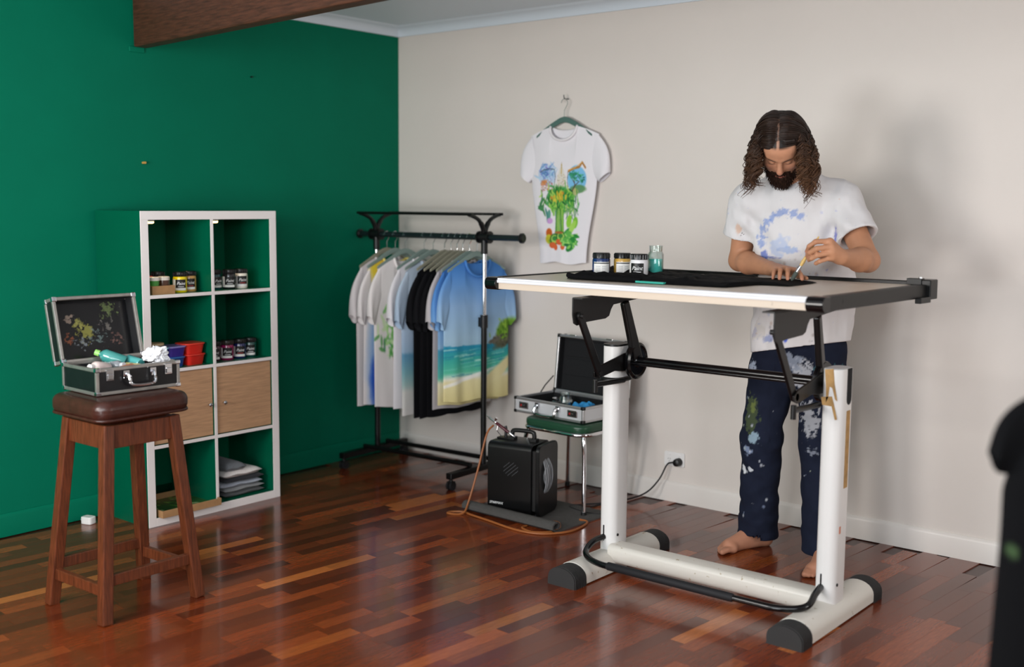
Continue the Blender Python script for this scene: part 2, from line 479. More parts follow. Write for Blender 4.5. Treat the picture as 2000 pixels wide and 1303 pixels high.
for k, (y0, y1, ky) in enumerate(((SY0 + T, YM - t_/2, YM - 0.035), (YM + t_/2, SY1 - T, YM + 0.05))):
    d = loc_box(MB(), SX - 0.028, SX - 0.010, y0 + 0.003, y1 - 0.003, rows[1] + 0.003, rows[2] - t_ - 0.003).build('door', 'oak', sh, smooth=0, bevel=0.0015, label='oak effect door')
    b = MB(); Mk = Matrix.Translation((SX - 0.010 - 0.2, ky - YM, rows[1] + 0.155)) @ Matrix.Rotation(R(90), 4, 'Y')
    b.lathe([(0.004, 0), (0.004, 0.012), (0.009, 0.016), (0.010, 0.021), (0.006, 0.025), (0.0, 0.0255)], n=14, M=Mk)
    b.build('knob', 'steel', d, label='small steel knob')

def puck(y, label):
    t = empty('puck_light', (0.30, y, 1.43), 0, label, 'light', 'puck lights under the shelf top')
    MB().lathe([(0.0, -0.009), (0.037, -0.009), (0.037, 0.0)], n=24).build('housing', 'white_plastic', t)
    MB().lathe([(0.0, -0.0190), (0.030, -0.0190), (0.035, -0.0160), (0.035, -0.0095), (0.0, -0.0095)], n=24).build('lens', 'led', t, label='glowing warm lens')
    d = bpy.data.lights.new('puck_glow', 'SPOT'); d.energy = 1.5; d.color = (1.0, 0.78, 0.5); d.spot_size = R(130); d.spot_blend = 0.6; d.shadow_soft_size = 0.025
    o = bpy.data.objects.new('puck_glow', d); COL.objects.link(o); o.parent = t; o.location = (0, 0, -0.03)
puck(-1.945, 'round glowing puck light in the top left cube')
puck(-1.59, 'round glowing puck light in the top right cube')
def wire(name, pts, r, m, label, cat='cable'): return tag(MB().tube(spline(pts, 6), r, 6).build(name, m), label, cat)
wire('light_cord', [(0.30, -1.942, 1.42), (0.15, -1.92, 1.418), (0.06, -1.9, 1.39), (0.05, -1.892, 1.34), (0.05, -1.903, 1.29), (0.05, -1.884, 1.24), (0.05, -1.893, 1.19), (0.05, -1.885, 1.12), (0.06, -1.885, 1.0895)], 0.0022, 'white_plastic', 'thin white cord hanging from the top left puck light')
wire('light_cord', [(0.30, -1.95, 1.064), (0.27, -1.93, 1.058), (0.25, -1.90, 1.064), (0.24, -1.93, 1.052), (0.12, -1.91, 1.05), (0.05, -1.9, 1.0), (0.05, -1.9, 0.93), (0.05, -1.895, 0.87), (0.06, -1.92, 0.80), (0.06, -1.93, 0.738)], 0.0022, 'white_plastic', 'thin white cord looped under the upper shelf in the second row cube')

# ------------------------------------------------------------------ paint jars
def curved_patch(r, a0, a1, z0, z1, n=10, dr=0.0007):
    b = MB(); b.lathe([(r + dr, z0), (r + dr, z1)], n=n, a0=a0, a1=a1); return b
_script = text_mesh('Paint', 0.022, 0.35)
def paint_jar(loc, col, label, face, r=0.033, h=0.097, group=None, style='black', lid='#0b0b0c', name='paint_jar', seed=0):
    """screw top jar; face = world angle the label looks to"""
    t = empty(name, loc, face, label, 'jar', group)
    bh = h * 0.78
    key = 'jar_' + col
    mat(key, col, 0.22, coat=0.6)
    MB().lathe([(0.0, 0), (r * .9, 0), (r, 0.005), (r, bh - 0.008), (r * .93, bh - 0.001), (r * .88, bh)], n=28).build('body', key, t, smooth=40)
    lk = 'lid_' + lid; mat(lk, lid, 0.3)
    prof = [(0.0, bh - 0.002), (r * .9, bh - 0.002), (r * .95, bh), (r * .95, h - 0.003), (r * .90, h), (0.0, h)]
    b = MB(); b.lathe(prof, n=36)
    for k in range(18):
        a = 2 * math.pi * k / 18; b.bar((r * .955 * math.cos(a), r * .955 * math.sin(a), bh + 0.002), (r * .955 * math.cos(a), r * .955 * math.sin(a), h - 0.004), 0.003, 0.003, up=(1, 0, 0))
    b.build('lid', lk, t, smooth=40)
    z0, z1 = bh * .14, bh * .82
    if style == 'black':
        lb = curved_patch(r, -0.75, 0.75, z0, z1).build('label_sheet', 'label_black', t, label='black label')
        w = curved_patch(r, -0.75, 0.75, z0, z0 + (z1 - z0) * .22, dr=0.0011).build('label_band', 'paper_white', lb)
        curved_patch(r, -1.5, -0.78, z0, z1).build('label_side', 'paper_white', t, label='white side label')
    else:
        lb = curved_patch(r, -0.95, 0.95, z0, z1).build('label_sheet', 'paper_white', t, label='white label')
        curved_patch(r, -0.95, 0.95, z1 - 0.007, z1 - 0.003, dr=0.0011).build('label_band', 'label_black', lb)
        b = MB()
        for k in range(5):
            z = z0 + 0.006 + k * (z1 - z0 - 0.018) / 5
            for a in (-0.62, 0.06): b.lathe([(r + 0.0011, z), (r + 0.0011, z + 0.0018)], n=8, a0=a, a1=a + 0.5)
        b.build('small_print', mat('grey_print', '#9a9ca0', 0.6), lb, kind='stuff')
    if style != 'plain':
        v, f = _script; b = MB()
        zz = z0 + (z1 - z0) * .62; k = r / 0.037
        if style == 'black':
            b.add([((r + 0.0014 + p[2]) * math.cos(p[0] * k / r), (r + 0.0014 + p[2]) * math.sin(p[0] * k / r), zz + p[1] * k) for p in v], f)
            b.build('lettering', 'lettering_white', lb, smooth=0, fix=False)
            MB().lathe([(r + .0012, zz - 0.016), (r + .0012, zz - 0.0135)], n=8, a0=-0.4, a1=0.45).build('underline', 'red_print' if seed % 2 else 'lettering_white', lb)
    return t
FC = math.atan2(-0.77, 0.63)     # towards the middle of the room
z3, z2 = 1.085, 0.734
G1 = 'paint jars on the shelf unit'
paint_jar((0.31, -1.778, z3), '#e8cf12', 'bright yellow paint jar with black lid on the top left shelf', FC + .4, group=G1)
paint_jar((0.285, -1.709, z3), '#c79a58', 'ochre paint jar with black lid at the right of the top left shelf', FC + .4, group=G1, seed=1)
paint_jar((0.225, -1.842, z3), '#c4762a', 'orange paint jar half hidden behind the yellow jar', FC + .4, group=G1, seed=1)
paint_jar((0.280, -1.560, z3), '#0e3d44', 'dark teal paint jar at the left of the top right shelf', FC + .9, group=G1, style='black')
paint_jar((0.305, -1.492, z3), '#1d1c20', 'black paint jar with black label on the top right shelf', FC + .35, group=G1)
paint_jar((0.295, -1.413, z3), '#e9e2d4', 'white paint jar with black lid on the top right shelf', FC + .5, group=G1, seed=1)
paint_jar((0.300, -1.585, z2), '#3a1424', 'dark maroon paint jar beside the divider on the second shelf', FC + .3, group=G1)
paint_jar((0.305, -1.514, z2), '#8f1450', 'magenta paint jar with gold rimmed lid on the second shelf', FC + .35, group=G1, lid='#231a14')
paint_jar((0.300, -1.434, z2), '#151f52', 'navy blue paint jar between the magenta and green jars', FC + .35, group=G1, seed=1)
paint_jar((0.292, -1.365, z2), '#11443f', 'dark green paint jar at the right end of the second shelf', FC + .35, group=G1)

# cardboard tray of small pots, top left cube
tr = empty('cardboard_tray', (0.30, -1.907, z3), 0, 'small brown cardboard tray holding two pots on the top left shelf', 'tray')
b = MB(); b.box(-.07, .07, -.06, .06, 0, .003); b.box(.067, .07, -.06, .06, .003, .040); b.box(-.07, -.067, -.06, .06, .003, .040); b.box(-.067, .067, -.06, -.057, .003, .040); b.box(-.067, .067, .057, .06, .003, .040)
b.build('box', 'card', tr, smooth=0)
def pot(loc, col, lidc, label):
    t = empty('paint_pot', loc, 0, label, 'pot', 'small pots in the cardboard tray')
    mat('pot_' + col, col, 0.3, coat=0.5); mat('potlid_' + lidc, lidc, 0.35)
    MB().lathe([(0, 0), (.022, 0), (.026, .05), (.026, .062)], n=20).build('body', 'pot_' + col, t)
    MB().lathe([(0, .060), (.0275, .060), (.0275, .074), (.024, .077), (0, .077)], n=20).build('lid', 'potlid_' + lidc, t)
pot((0.335, -1.937, z3 + .0035), '#3f8a34', '#e4dcd2', 'green pot with a white lid in the cardboard tray')
pot((0.330, -1.880, z3 + .0035), '#4a2c1c', '#d8cfc4', 'brown pot with a white lid in the cardboard tray')
pot((0.265, -1.925, z3 + .0035), '#7a2620', '#b3201c', 'pot with a red lid at the back of the cardboard tray')

# plastic food tubs, second row left
def tub(loc, rz, w, d, h, col, lidc, label, lidrough=.3):
    t = empty('plastic_tub', loc, rz, label, 'tub', 'plastic tubs on the second shelf')
    mat('tub_' + col, col, 0.3, coat=0.3); mat('tubl_' + lidc, lidc, lidrough, coat=.3)
    b = MB(); lo = rrect(w * .84, d * .84, .015); hi = rrect(w, d, .02); n = len(lo)
    b.add([(x, y, 0) for x, y in lo] + [(x, y, h * .86) for x, y in hi], [tuple(reversed(range(n)))] + [(i, (i + 1) % n, (i + 1) % n + n, i + n) for i in range(n)])
    b.build('body', 'tub_' + col, t, smooth=50)
    MB().prism(rrect(w + .008, d + .008, .022), XY, h * .84, h).build('lid', 'tubl_' + lidc, t, smooth=30, bevel=.003)
tub((0.30, -1.722, z2), .1, .10, .105, .052, '#c8241c', '#d23226', 'red plastic tub at the bottom of the red pair')
tub((0.298, -1.724, z2 + .0525), .04, .10, .108, .052, '#cc2a20', '#dc3c2c', 'red plastic tub stacked on top of the other red tub')
tub((0.30, -1.828, z2), .05, .10, .090, .048, '#1b3f86', '#2a5fa0', 'dark blue plastic tub under the purple tub')
tub((0.30, -1.826, z2 + .0485), 0, .10, .098, .050, '#34287e', '#7f78b4', 'purple plastic tub with a clear lid')
tub((0.31, -1.930, z2), 0, .10, .095, .048, '#2c6fb0', '#3a86c4', 'blue plastic tub under the light blue tub')
tub((0.31, -1.928, z2 + .0485), .06, .10, .098, .050, '#3c8cc8', '#8fc2dc', 'light blue plastic tub at the left of the second shelf')
t = empty('tape_roll', (0.235, -1.868, z2), 0, 'stack of cream tape rolls behind the plastic tubs', 'tape')
for k in range(5):
    MB().lathe([(.028, k * .022), (.036, k * .022), (.0365, k * .022 + .002), (.0365, k * .022 + .019), (.036, k * .022 + .021), (.028, k * .022 + .021)], n=28).build('roll', mat('tape_cream', '#d9b68a', .5), t)

# folded shirts, bottom right cube
cols = [('#5c5e60', 'dark grey folded t-shirt at the bottom of the pile'), ('#8b8c8e', 'mid grey folded t-shirt second from the bottom of the pile'), ('#aab0bd', 'pale blue grey folded t-shirt in the middle of the pile'), ('#20222a', 'black folded t-shirt under the white one'),
        ('#e6dfdc', 'white folded t-shirt near the top of the pile'), ('#6f7378', 'grey marl t-shirt crumpled on top of the folded pile')]
z = 0.0405
for k, (c, lb) in enumerate(cols):
    th = [.027, .024, .026, .026, .036, .040][k]
    w, d = .25 - .012 * (k % 2) - .02 * (k > 3) - .10 * (k == 5), .245 - .01 * ((k + 1) % 2)
    b = MB()
    nx, ny = 16, 16; P = np.zeros((ny + 1, nx + 1, 3)); Q = P.copy()
    for j in range(ny + 1):
        for i in range(nx + 1):
            u, v = i / nx * 2 - 1, j / ny * 2 - 1
            e = (1 - abs(u) ** 7) * (1 - abs(v) ** 7); x = u * d / 2 * (1 - .02 * math.sin(3 * v + k)); y = v * w / 2 * (1 - .03 * math.sin(2.5 * u + k * 2))
            hump = .012 * (1 - v * v) * (k >= 4) * math.sin((v + 1) * 1.9)
            P[j, i] = (x, y, th * .5 + th * .5 * e ** .5 + hump * e + .002 * math.sin(6 * v + k))
            Q[j, i] = (x, y, th * .5 - th * .5 * e ** .5)
    b.grid(P); b.grid(Q, flip=True)
    key = 'fold_' + c; mat(key, c, .9, vary=.08, scale=120, bump=.25, bscale=60, sheen=.1)
    o = tag(b.build('folded_t_shirt', key, fix=False, smooth=60), lb, 't-shirt', 'folded shirts in the bottom right cube')
    o.location = (0.235, -1.455 - .03 * (k == 5) - .008 * (k % 3), z); o.rotation_euler = (0, 0, .03 * math.sin(k * 2.1)); z += th * .93

# tray with the green painting, bottom left cube
tp = empty('art_tray', (0.36, -1.745, 0.042), 0, 'shallow cardboard tray with a green leaf print in the bottom left cube', 'tray')
cv = Canvas(160, 160, '#3b6a33')
for k in range(90):
    cv.ell(rnd.random(), rnd.random(), .03 + .05 * rnd.random(), .015 + .02 * rnd.random(), rnd.choice(['#2c5a2a', '#58903c', '#8ab84e', '#1e3a22', '#7fb45a', '#274c3c', '#c8d8a0']), .8, rnd.random() * 180, .3)
n = 60; gu, gv = np.meshgrid(np.linspace(0, 1, n), np.linspace(0, 1, n))
P = np.stack([(gv - .5) * .29, (gu - .5) * .315, gu * 0 + .006], -1); b = MB(); b.grid(P, C=cv.sample(gu, gv))
b.box(-.146, .146, -.159, .159, 0, .0055, col=hx('#3b6a33'))
b.build('print_sheet', 'tint_glossy', tp, smooth=0, colors=True, label='glossy green leaf print')
for x0, x1, y0, y1 in ((-.152, -.146, -.165, .165), (.146, .152, -.165, .165), (-.146, .146, -.165, -.159), (-.146, .146, .159, .165)):
    MB().box(x0, x1, y0, y1, 0, .034).build('rim', 'card', tp, smooth=0, bevel=.001)
tp.location = (0.285, -1.748, 0.0405); tp.rotation_euler = (R(0), R(0), R(-14)); tp.location = (0.265, -1.812, 0.0405)
tp.rotation_euler = (0, 0, 0)

# white plug adaptor on the floor by the green wall
pa = empty('plug_adaptor', (0.10, -2.17, 0), .3, 'small white plug adaptor on the floor behind the stool', 'plug')
MB().prism(rrect(.06, .045, .012), XY, 0.0, .035).build('body', 'white_plastic', pa, bevel=.004)
MB().tube(spline([(-.03, 0, .015), (-.06, .02, .008), (-.075, .08, .005)], 6), .004, 8).build('cord', 'white_plastic', pa)

# ------------------------------------------------------------------ stool
st = empty('bar_stool', (1.155, -2.625, 0), 0, 'wooden bar stool with a brown leather seat in front of the shelf unit', 'stool')
feet = [(-.178, -.205), (.172, -.195), (.168, .20), (-.175, .185)]
tops = [(-.125, -.135), (.125, -.135), (.125, .135), (-.125, .135)]
for (fx, fy), (tx, ty) in zip(feet, tops):
    MB().bar((fx, fy, 0), (tx, ty, .715), .042, .042, up=(0, 1, 0)).build('leg', 'stool_wood', st, smooth=0, bevel=.004)
def at(i, z):
    k = z / .715; return (feet[i][0] + (tops[i][0] - feet[i][0]) * k, feet[i][1] + (tops[i][1] - feet[i][1]) * k, z)
for i, zz in ((0, .12), (1, .155), (2, .12), (3, .155)):
    MB().bar(at(i, zz), at((i + 1) % 4, zz), .022, .042).build('stretcher', 'stool_wood', st, smooth=0, bevel=.003)
for i in range(4): MB().bar(at(i, .67), at((i + 1) % 4, .67), .022, .085).build('apron', 'stool_wood', st, smooth=0, bevel=.003)
MB().prism(rrect(.362, .388, .055, 8), XY, .732, .806).build('seat', 'leather', st, smooth=70, bevel=.030, seg=6, label='shiny dark brown leather seat')
MB().tube([(x, y, .738) for x, y in rrect(.352, .378, .05, 8)], .006, 8, closed=True).build('seat_piping', 'leather', st, smooth=60)

# ------------------------------------------------------------------ open cases
def open_case(name, loc, rz, label, w, d, h, lid_h, lid_ang, frame, panelm, corner, latch, handle_m, feet=False, lining='dark_lining'):
    """w along local x (front edge, front faces -y), hinge along the back"""
    t = empty(name, loc, rz, label, 'case')
    def shell(parent, hh, M, nm, inner):
        k = .006; b = MB()
        b.box(-w/2, w/2, -d/2, d/2, 0, k); b.box(-w/2, w/2, -d/2, -d/2 + k, k, hh); b.box(-w/2, w/2, d/2 - k, d/2, k, hh)
        b.box(-w/2, -w/2 + k, -d/2 + k, d/2 - k, k, hh); b.box(w/2 - k, w/2, -d/2 + k, d/2 - k, k, hh)
        o = b.build(nm, panelm, parent, smooth=0, bevel=.0015)
        if M is not None: o.matrix_local = M
        f = MB(); q = .011; e = .0025
        for zz in (-e, hh - q):       # frame profiles round the bottom and the rim
            f.box(-w/2 - e, w/2 + e, -d/2 - e, -d/2 + q, zz, zz + q + e); f.box(-w/2 - e, w/2 + e, d/2 - q, d/2 + e, zz, zz + q + e)
            f.box(-w/2 - e, -w/2 + q, -d/2 + q, d/2 - q, zz, zz + q + e); f.box(w/2 - q, w/2 + e, -d/2 + q, d/2 - q, zz, zz + q + e)
        for sx in (-1, 1):
            for sy in (-1, 1):
                x0, x1 = sorted((sx * (w/2 + e), sx * (w/2 - q))); y0, y1 = sorted((sy * (d/2 + e), sy * (d/2 - q))); f.box(x0, x1, y0, y1, q, hh - q)
        f.build('frame', frame, o, smooth=0, bevel=.003)
        for sx in (-1, 1):
            for sy in (-1, 1):
                for zz in (-.0045, hh - .012):
                    x0, x1 = sorted((sx * (w/2 + .0045), sx * (w/2 - .016))); y0, y1 = sorted((sy * (d/2 + .0045), sy * (d/2 - .016)))
                    MB().box(x0, x1, y0, y1, zz, zz + .0165).build('corner_cap', corner, o, smooth=0, bevel=.004)
        if inner:
            i = k + .0005; g = MB()
            g.box(-w/2 + i, w/2 - i, -d/2 + i, d/2 - i, k + .0005, k + .004)
            for a in ((-w/2 + i, w/2 - i, -d/2 + i, -d/2 + i + .004), (-w/2 + i, w/2 - i, d/2 - i - .004, d/2 - i), (-w/2 + i, -w/2 + i + .004, -d/2 + i + .004, d/2 - i - .004), (w/2 - i - .004, w/2 - i, -d/2 + i + .004, d/2 - i - .004)):
                g.box(*a, k + .004, hh - .002)
            g.build('lining', lining, o, smooth=0)
        return o
    base = shell(t, h, None, 'base_shell', True)
    # lid: built open side up, then swung about the hinge line
    M = Matrix.Translation((0, d/2, h)) @ Matrix.Rotation(R(lid_ang), 4, 'X') @ Matrix.Translation((0, -d/2, lid_h)) @ Matrix.Rotation(R(180), 4, 'Y')
    lid = shell(t, lid_h, M, 'lid_shell', True)
    return t, base, lid
def latch(t, x, y, z, m, w=.022):
    b = MB(); b.box(x - w/2, x + w/2, y - .008, y - .003, z - .035, z + .006); b.box(x - w/2 + .004, x + w/2 - .004, y - .013, y - .008, z - .03, z - .010)
    return b.build('latch', m, t, smooth=0, bevel=.002)
def handle(t, x0, x1, y, z, m, drop=.032, r=.006):
    b = MB(); p = spline([(x0, y - .004, z), (x0 + .004, y - .022, z - .006), (x0 + .012, y - .030, z - drop), (x1 - .012, y - .030, z - drop), (x1 - .004, y - .022, z - .006), (x1, y - .004, z)], 6)
    b.tube(p, r, 8)
    for x in (x0, x1): b.box(x - .012, x + .012, y - .008, y - .002, z - .016, z + .012)
    return b.build('handle', m, t, smooth=40)

# small silver and black case on the stool (front faces +x)
mat('case_frame', '#a9a5a0', 0.3, 0.75, vary=.12, scale=30); mat('case_black', '#141416', 0.3, vary=.2, scale=30)
c1, c1b, c1l = open_case('tool_case', (1.085, -2.575, .811), R(88), 'small open black and silver case full of paint bottles on the stool', .34, .25, .095, .065, -104, 'case_frame', 'case_black', 'chrome', 'chrome', 'chrome')
for x in (-.12, .12): latch(c1, x, -.125, .085, 'chrome', .03)
handle(c1, -.055, .055, -.125, .07, 'chrome', .04)
cv = MB()
n = 150; gu, gv = np.meshgrid(np.linspace(-1, 1, n), np.linspace(-1, 1, n))      # dried paint splashes inside the lid
P = np.stack([gu * .155, gv * .108, np.full_like(gu, .0108)], -1); C_ = np.zeros((n, n, 3)); C_[:] = hx('#141416')
for cx, cy, r_, c, th in ((.03, .0, .055, '#9a9648', .50), (.06, -.03, .03, '#a8a458', .45), (-.06, -.02, .05, '#77726c', .62), (.09, -.05, .03, '#b09a8a', .56), (-.02, .03, .06, '#6a7a78', .66), (.05, .05, .05, '#8a8f94', .64), (-.1, .04, .05, '#7a5a52', .66), (.1, .03, .04, '#a8603f', .66), (-.08, -.07, .06, '#6a7a4a', .60)):
    m_ = np.exp(-(((P[..., 0] - cx) / r_) ** 2 + ((P[..., 1] - cy) / r_) ** 2)) * .6 + fbm(P + cx * 9, 90, 3) - .5
    m_ = .6 * np.clip((m_ - th + .10) / .15, 0, 1)[..., None]; C_ = C_ * (1 - m_) + np.array(hx(c)) * m_
MB().grid(P, C=C_).build('paint_splash', 'tint_glossy', c1l, smooth=0, colors=True, fix=False, label='lining speckled with dried paint')
# things inside
def bottle(loc, rot, col, capc, label, h=.10, r=.021):
    t = empty('paint_bottle', loc, 0, label, 'bottle', 'paint bottles in the stool case'); t.rotation_euler = rot
    mat('bot_' + col, col, .2, coat=.6); mat('bcap_' + capc, capc, .3)
    MB().lathe([(0, 0), (r * .9, 0), (r, .004), (r, h * .68), (r * .7, h * .78), (r * .4, h * .82), (r * .4, h * .86)], n=18).build('body', 'bot_' + col, t)
    MB().lathe([(0, h * .85), (r * .5, h * .85), (r * .48, h), (0, h)], n=14).build('cap', 'bcap_' + capc, t)
CZ = .842
bottle((1.05, -2.535, CZ + .055), (R(70), R(10), R(-50)), '#3f8c86', '#8fc86a', 'teal paint bottle with a green cap lying high in the stool case', .12, .025)
bottle((1.10, -2.50, CZ + .050), (R(80), 0, R(-80)), '#4fa2a0', '#dcd8cc', 'turquoise paint bottle lying beside the white tissue', .10, .02)
bottle((1.08, -2.63, CZ + .045), (R(80), 0, R(20)), '#d9c7c2', '#f0ece8', 'pale pink paint bottle at the left end of the stool case', .10, .024)
bottle((1.15, -2.62, CZ + .04), (R(85), 0, R(195)), '#d98a6a', '#e8e0d8', 'orange paint bottle at the front of the stool case', .09, .018)
bottle((1.15, -2.53, CZ + .040), (R(85), 0, R(-60)), '#d6c48a', '#f0ead0', 'cream paint bottle in front of the turquoise bottle', .09, .018)
bottle((1.02, -2.60, CZ + .040), (R(80), 0, R(100)), '#8a8f94', '#c9cdd2', 'grey paint bottle against the lid of the stool case', .10, .02)
bottle((1.10, -2.68, CZ + .035), (R(75), 0, R(-150)), '#a8887e', '#e6dcd4', 'dusty brown paint bottle in the near corner of the stool case', .08, .02)
bottle((1.12, -2.57, CZ - .000), (R(88), 0, R(-90)), '#6f5a7a', '#d8d2dc', 'mauve paint bottle on the bottom of the stool case', .10, .022)
bm2 = bmesh.new(); bmesh.ops.create_icosphere(bm2, subdivisions=4, radius=.044)
for v in bm2.verts:
    p = np.array(v.co)[None]; k = 1 + .55 * (float(fbm(p, 60)[0]) - .5) * 2 + .3 * (float(vnoise(p, 130)[0]) - .5); v.co *= k; v.co.z *= .75
me = bpy.data.meshes.new('tissue'); bm2.to_mesh(me); bm2.free(); me.materials.append(MATS['tissue'])
ti = bpy.data.objects.new('tissue', me); COL.objects.link(ti); ti.location = (1.135, -2.455, .925); tag(ti, 'crumpled white tissue at the right end of the stool case', 'tissue')

# ------------------------------------------------------------------ chair with the aluminium briefcase
ch = empty('chair', (1.61, -.345, 0), R(-2), 'low chair with a green vinyl seat and chrome legs under the briefcase', 'chair')
MB().prism(rrect(.40, .41, .07, 6), XY, .405, .445).build('seat', 'vinyl_green', ch, smooth=50, bevel=.014, seg=4, label='green vinyl seat')
MB().tube([(x, y, .398) for x, y in rrect(.394, .404, .07, 6)], .010, 10, closed=True).build('seat_rim', 'chrome', ch, label='chrome seat rim')
for sx, sy, ex, ey in ((-1, -1, -.03, -.02), (1, -1, .005, -.005), (-1, 1, -.055, .06), (1, 1, -.05, .05)):
    a = (sx * .17, sy * .165, .392)
    l = MB().tube(spline([(sx * .14, sy * .13, .400), a, (sx * .185 + ex * .3, sy * .175 + ey * .3, .30), (sx * .19 + ex, sy * .18 + ey, .012)], 5), [.0115] * 10 + [.0105] * 6, 10).build('leg', 'chrome', ch, smooth=50, label='chrome tube leg')
    MB().cyl((sx * .19 + ex, sy * .18 + ey, 0), (sx * .19 + ex, sy * .18 + ey, .022), .015, .013, 12).build('foot_cap', 'black_plastic', l)
c2, c2b, c2l = open_case('briefcase', (1.545, -.335, .4515), R(-5), 'open silver aluminium briefcase with black lining on the green chair', .465, .300, .075, .055, -96, 'alu', 'alu_panel', 'black_plastic', 'steel', 'steel')
for x in (-.165, .165):
    l = MB().box(x - .032, x + .032, -.1560, -.1520, .022, .056).build('combination_lock', 'steel', c2, smooth=0, bevel=.002)
    MB().box(x - .024, x + .024, -.1580, -.1560, .030, .048).build('dial_plate', 'charcoal_metal', l, smooth=0)
    for k in range(3): MB().cyl((x - .014 + k * .011, -.1590, .039), (x - .008 + k * .011, -.1590, .039), .006, n=12).build('dial', 'red_print' if k == 0 else 'steel', l)
handle(c2, -.07, .07, -.1520, .052, 'steel', .040, .0075)
for x in (-.12, .13): MB().box(x - .022, x + .022, -.1560, -.1510, .030, .060).build('lid_catch', 'chrome', c2l, smooth=0, bevel=.002)
b = MB()
for z0 in (.02, .12): b.box(-.20, .20, -.145 + z0, -.145 + z0 + .085, .0105, .016)
b.box(-.17, -.15, .10, .125, .0105, .015); b.build('organiser_pocket', 'dark_lining', c2l, smooth=0, bevel=.002)
MB().tube([(-.228, .03, .066), (-.229, .075, .11), (-.228, .14, .155)], .0035, 6).build('lid_stay', 'black_metal', c2)
def glass_jar(name, loc, r, h, label, group=None, lid=None):
    t = empty(name, loc, 0, label, 'jar', group)
    MB().lathe([(0, 0), (r * .9, 0), (r, .006), (r, h * .74), (r * .8, h * .82), (r * .82, h * .84), (r * .82, h * .97), (r * .86, h), (r * .74, h), (r * .74, h * .84), (r * .72, h * .81), (r - .003, h * .72), (r - .003, .010), (r * .8, .006), (0, .006)], n=28).build('glass_body', 'glass', t, smooth=50)
    if lid: MB().lathe([(0, h * .9), (r * .9, h * .9), (r * .9, h * 1.02), (0, h * 1.02)], n=24).build('lid', lid, t)
    return t
glass_jar('glass_jar', (1.565, -.385, .4625), .030, .105, 'tall empty glass jar in the open briefcase')
glass_jar('glass_jar', (1.485, -.345, .4625), .028, .062, 'small glass jar at the left in the briefcase', 'small glass jars in the briefcase', 'steel')
glass_jar('glass_jar', (1.500, -.280, .4625), .028, .062, 'small glass jar behind the other small jar in the briefcase', 'small glass jars in the briefcase', 'steel')
b = MB(); n = 24; P = np.zeros((n, n, 3))
for j in range(n):
    for i in range(n):
        u, v = i / (n - 1), j / (n - 1); q = np.array([[u, v, .3]]); P[j, i] = ((u - .5) * .15, (v - .5) * .12, .012 + .07 * float(fbm(q, 4)[0]) * (1 - (2 * u - 1) ** 4) * (1 - (2 * v - 1) ** 4))
b.grid(P); Q = P.copy(); Q[..., 2] = .001; b.grid(Q, flip=True)
tag(b.build('cloth_rag', mat('blue_rag', '#2f8fcb', .8, vary=.15, scale=30), fix=False, loc=(1.655, -.345, .4625)), 'crumpled blue rag beside the tall glass jar', 'cloth')

# ------------------------------------------------------------------ compressor on a grey foam mat
mt = MB()
prof = [(0.30, 0), (-.10, 0), (-.14, .004), (-.165, .020), (-.165, .038), (-.148, .052), (-.125, .052), (-.108, .040), (-.108, .026), (-.118, .018), (-.13, .018), (-.13, .024), (-.122, .026), (-.116, .031), (-.118, .038), (-.128, .044), (-.146, .044), (-.156, .035), (-.156, .022), (-.138, .010), (-.10, .007), (.30, .007)]
mt.prism(prof, lambda u, v, t: (t, u, v), -.29, .29)
tag(mt.build('foam_mat', 'foam_grey', smooth=40, loc=(1.585, -.705, 0), rot=(0, 0, R(-2))), 'grey foam mat rolled at its front edge under the black compressor', 'mat')
cp = empty('air_compressor', (1.525, -.672, .0075), R(11), 'black air compressor with a carry handle on the grey mat', 'compressor')
MB().prism(rrect(.20, .345, .03, 5), lambda u, v, t: (t, u, v + .1805), -.145, .095).build('housing', 'black_metal', cp, smooth=40, bevel=.003)
MB().prism(rrect(.205, .350, .032, 5), lambda u, v, t: (t, u, v + .1805), .120, .140).build('end_panel', 'black_metal', cp, smooth=40, bevel=.003)
MB().box(.095, .120, -.085, .085, .03, .325).build('pump_recess', 'charcoal_metal', cp, smooth=0)
MB().tube(spline([(-.06, 0, .352), (-.06, 0, .385), (-.045, 0, .40), (.045, 0, .40), (.06, 0, .385), (.06, 0, .352)], 6), .011, 10).build('carry_handle', 'black_plastic', cp, smooth=50)
for x in (-.06, .06): MB().box(x - .018, x + .018, -.02, .02, .352, .368).build('handle_mount', 'black_plastic', cp, smooth=0, bevel=.003)
v, f = text_mesh('SPARMAX', .017, .3)
MB().add([(p[0] - .095, -.1018 - p[2], p[1] + .052) for p in v], f).build('lettering', 'lettering_white', cp, smooth=0, fix=False, label='white brand lettering')
b = MB()
for i in range(5):
    for j in range(5):
        if (i in (0, 4)) and (j in (0, 4)): continue
        x, z = -.02 + (i - j) * .0115, .185 + (i + j) * .0095
        b.bar((x, -.1008, z), (x + .010, -.1008, z + .010), .002, .0030, up=(0, 1, 0))
b.build('vent_slots', mat('vent_grey', '#4c4c50', .5), cp, smooth=0, kind='stuff')
b = MB()
for k in range(7): b.tube(spline([(.128, -.05 + k * .008, .30), (.150 + .004 * (k % 3), -.055 + k * .011, .24), (.152 + .005 * (k % 2), -.05 + k * .010, .16), (.13, -.04 + k * .006, .10)], 6), .0035, 6)
b.tube([(.15 + .006 * math.cos(a), -.02 + .035 * math.cos(a), .20 + .05 * math.sin(a)) for a in np.linspace(0, 6.28, 20)], .003, 6)
b.build('hose_coil', mat('hose_grey', '#8e8f92', .4), cp, smooth=60, label='coil of grey air hose')
for x, y in ((-.10, -.075), (.115, -.075), (-.10, .075), (.115, .075)): MB().cyl((x, y, 0), (x, y, .012), .011, n=12).build('rubber_foot', 'rubber', cp)
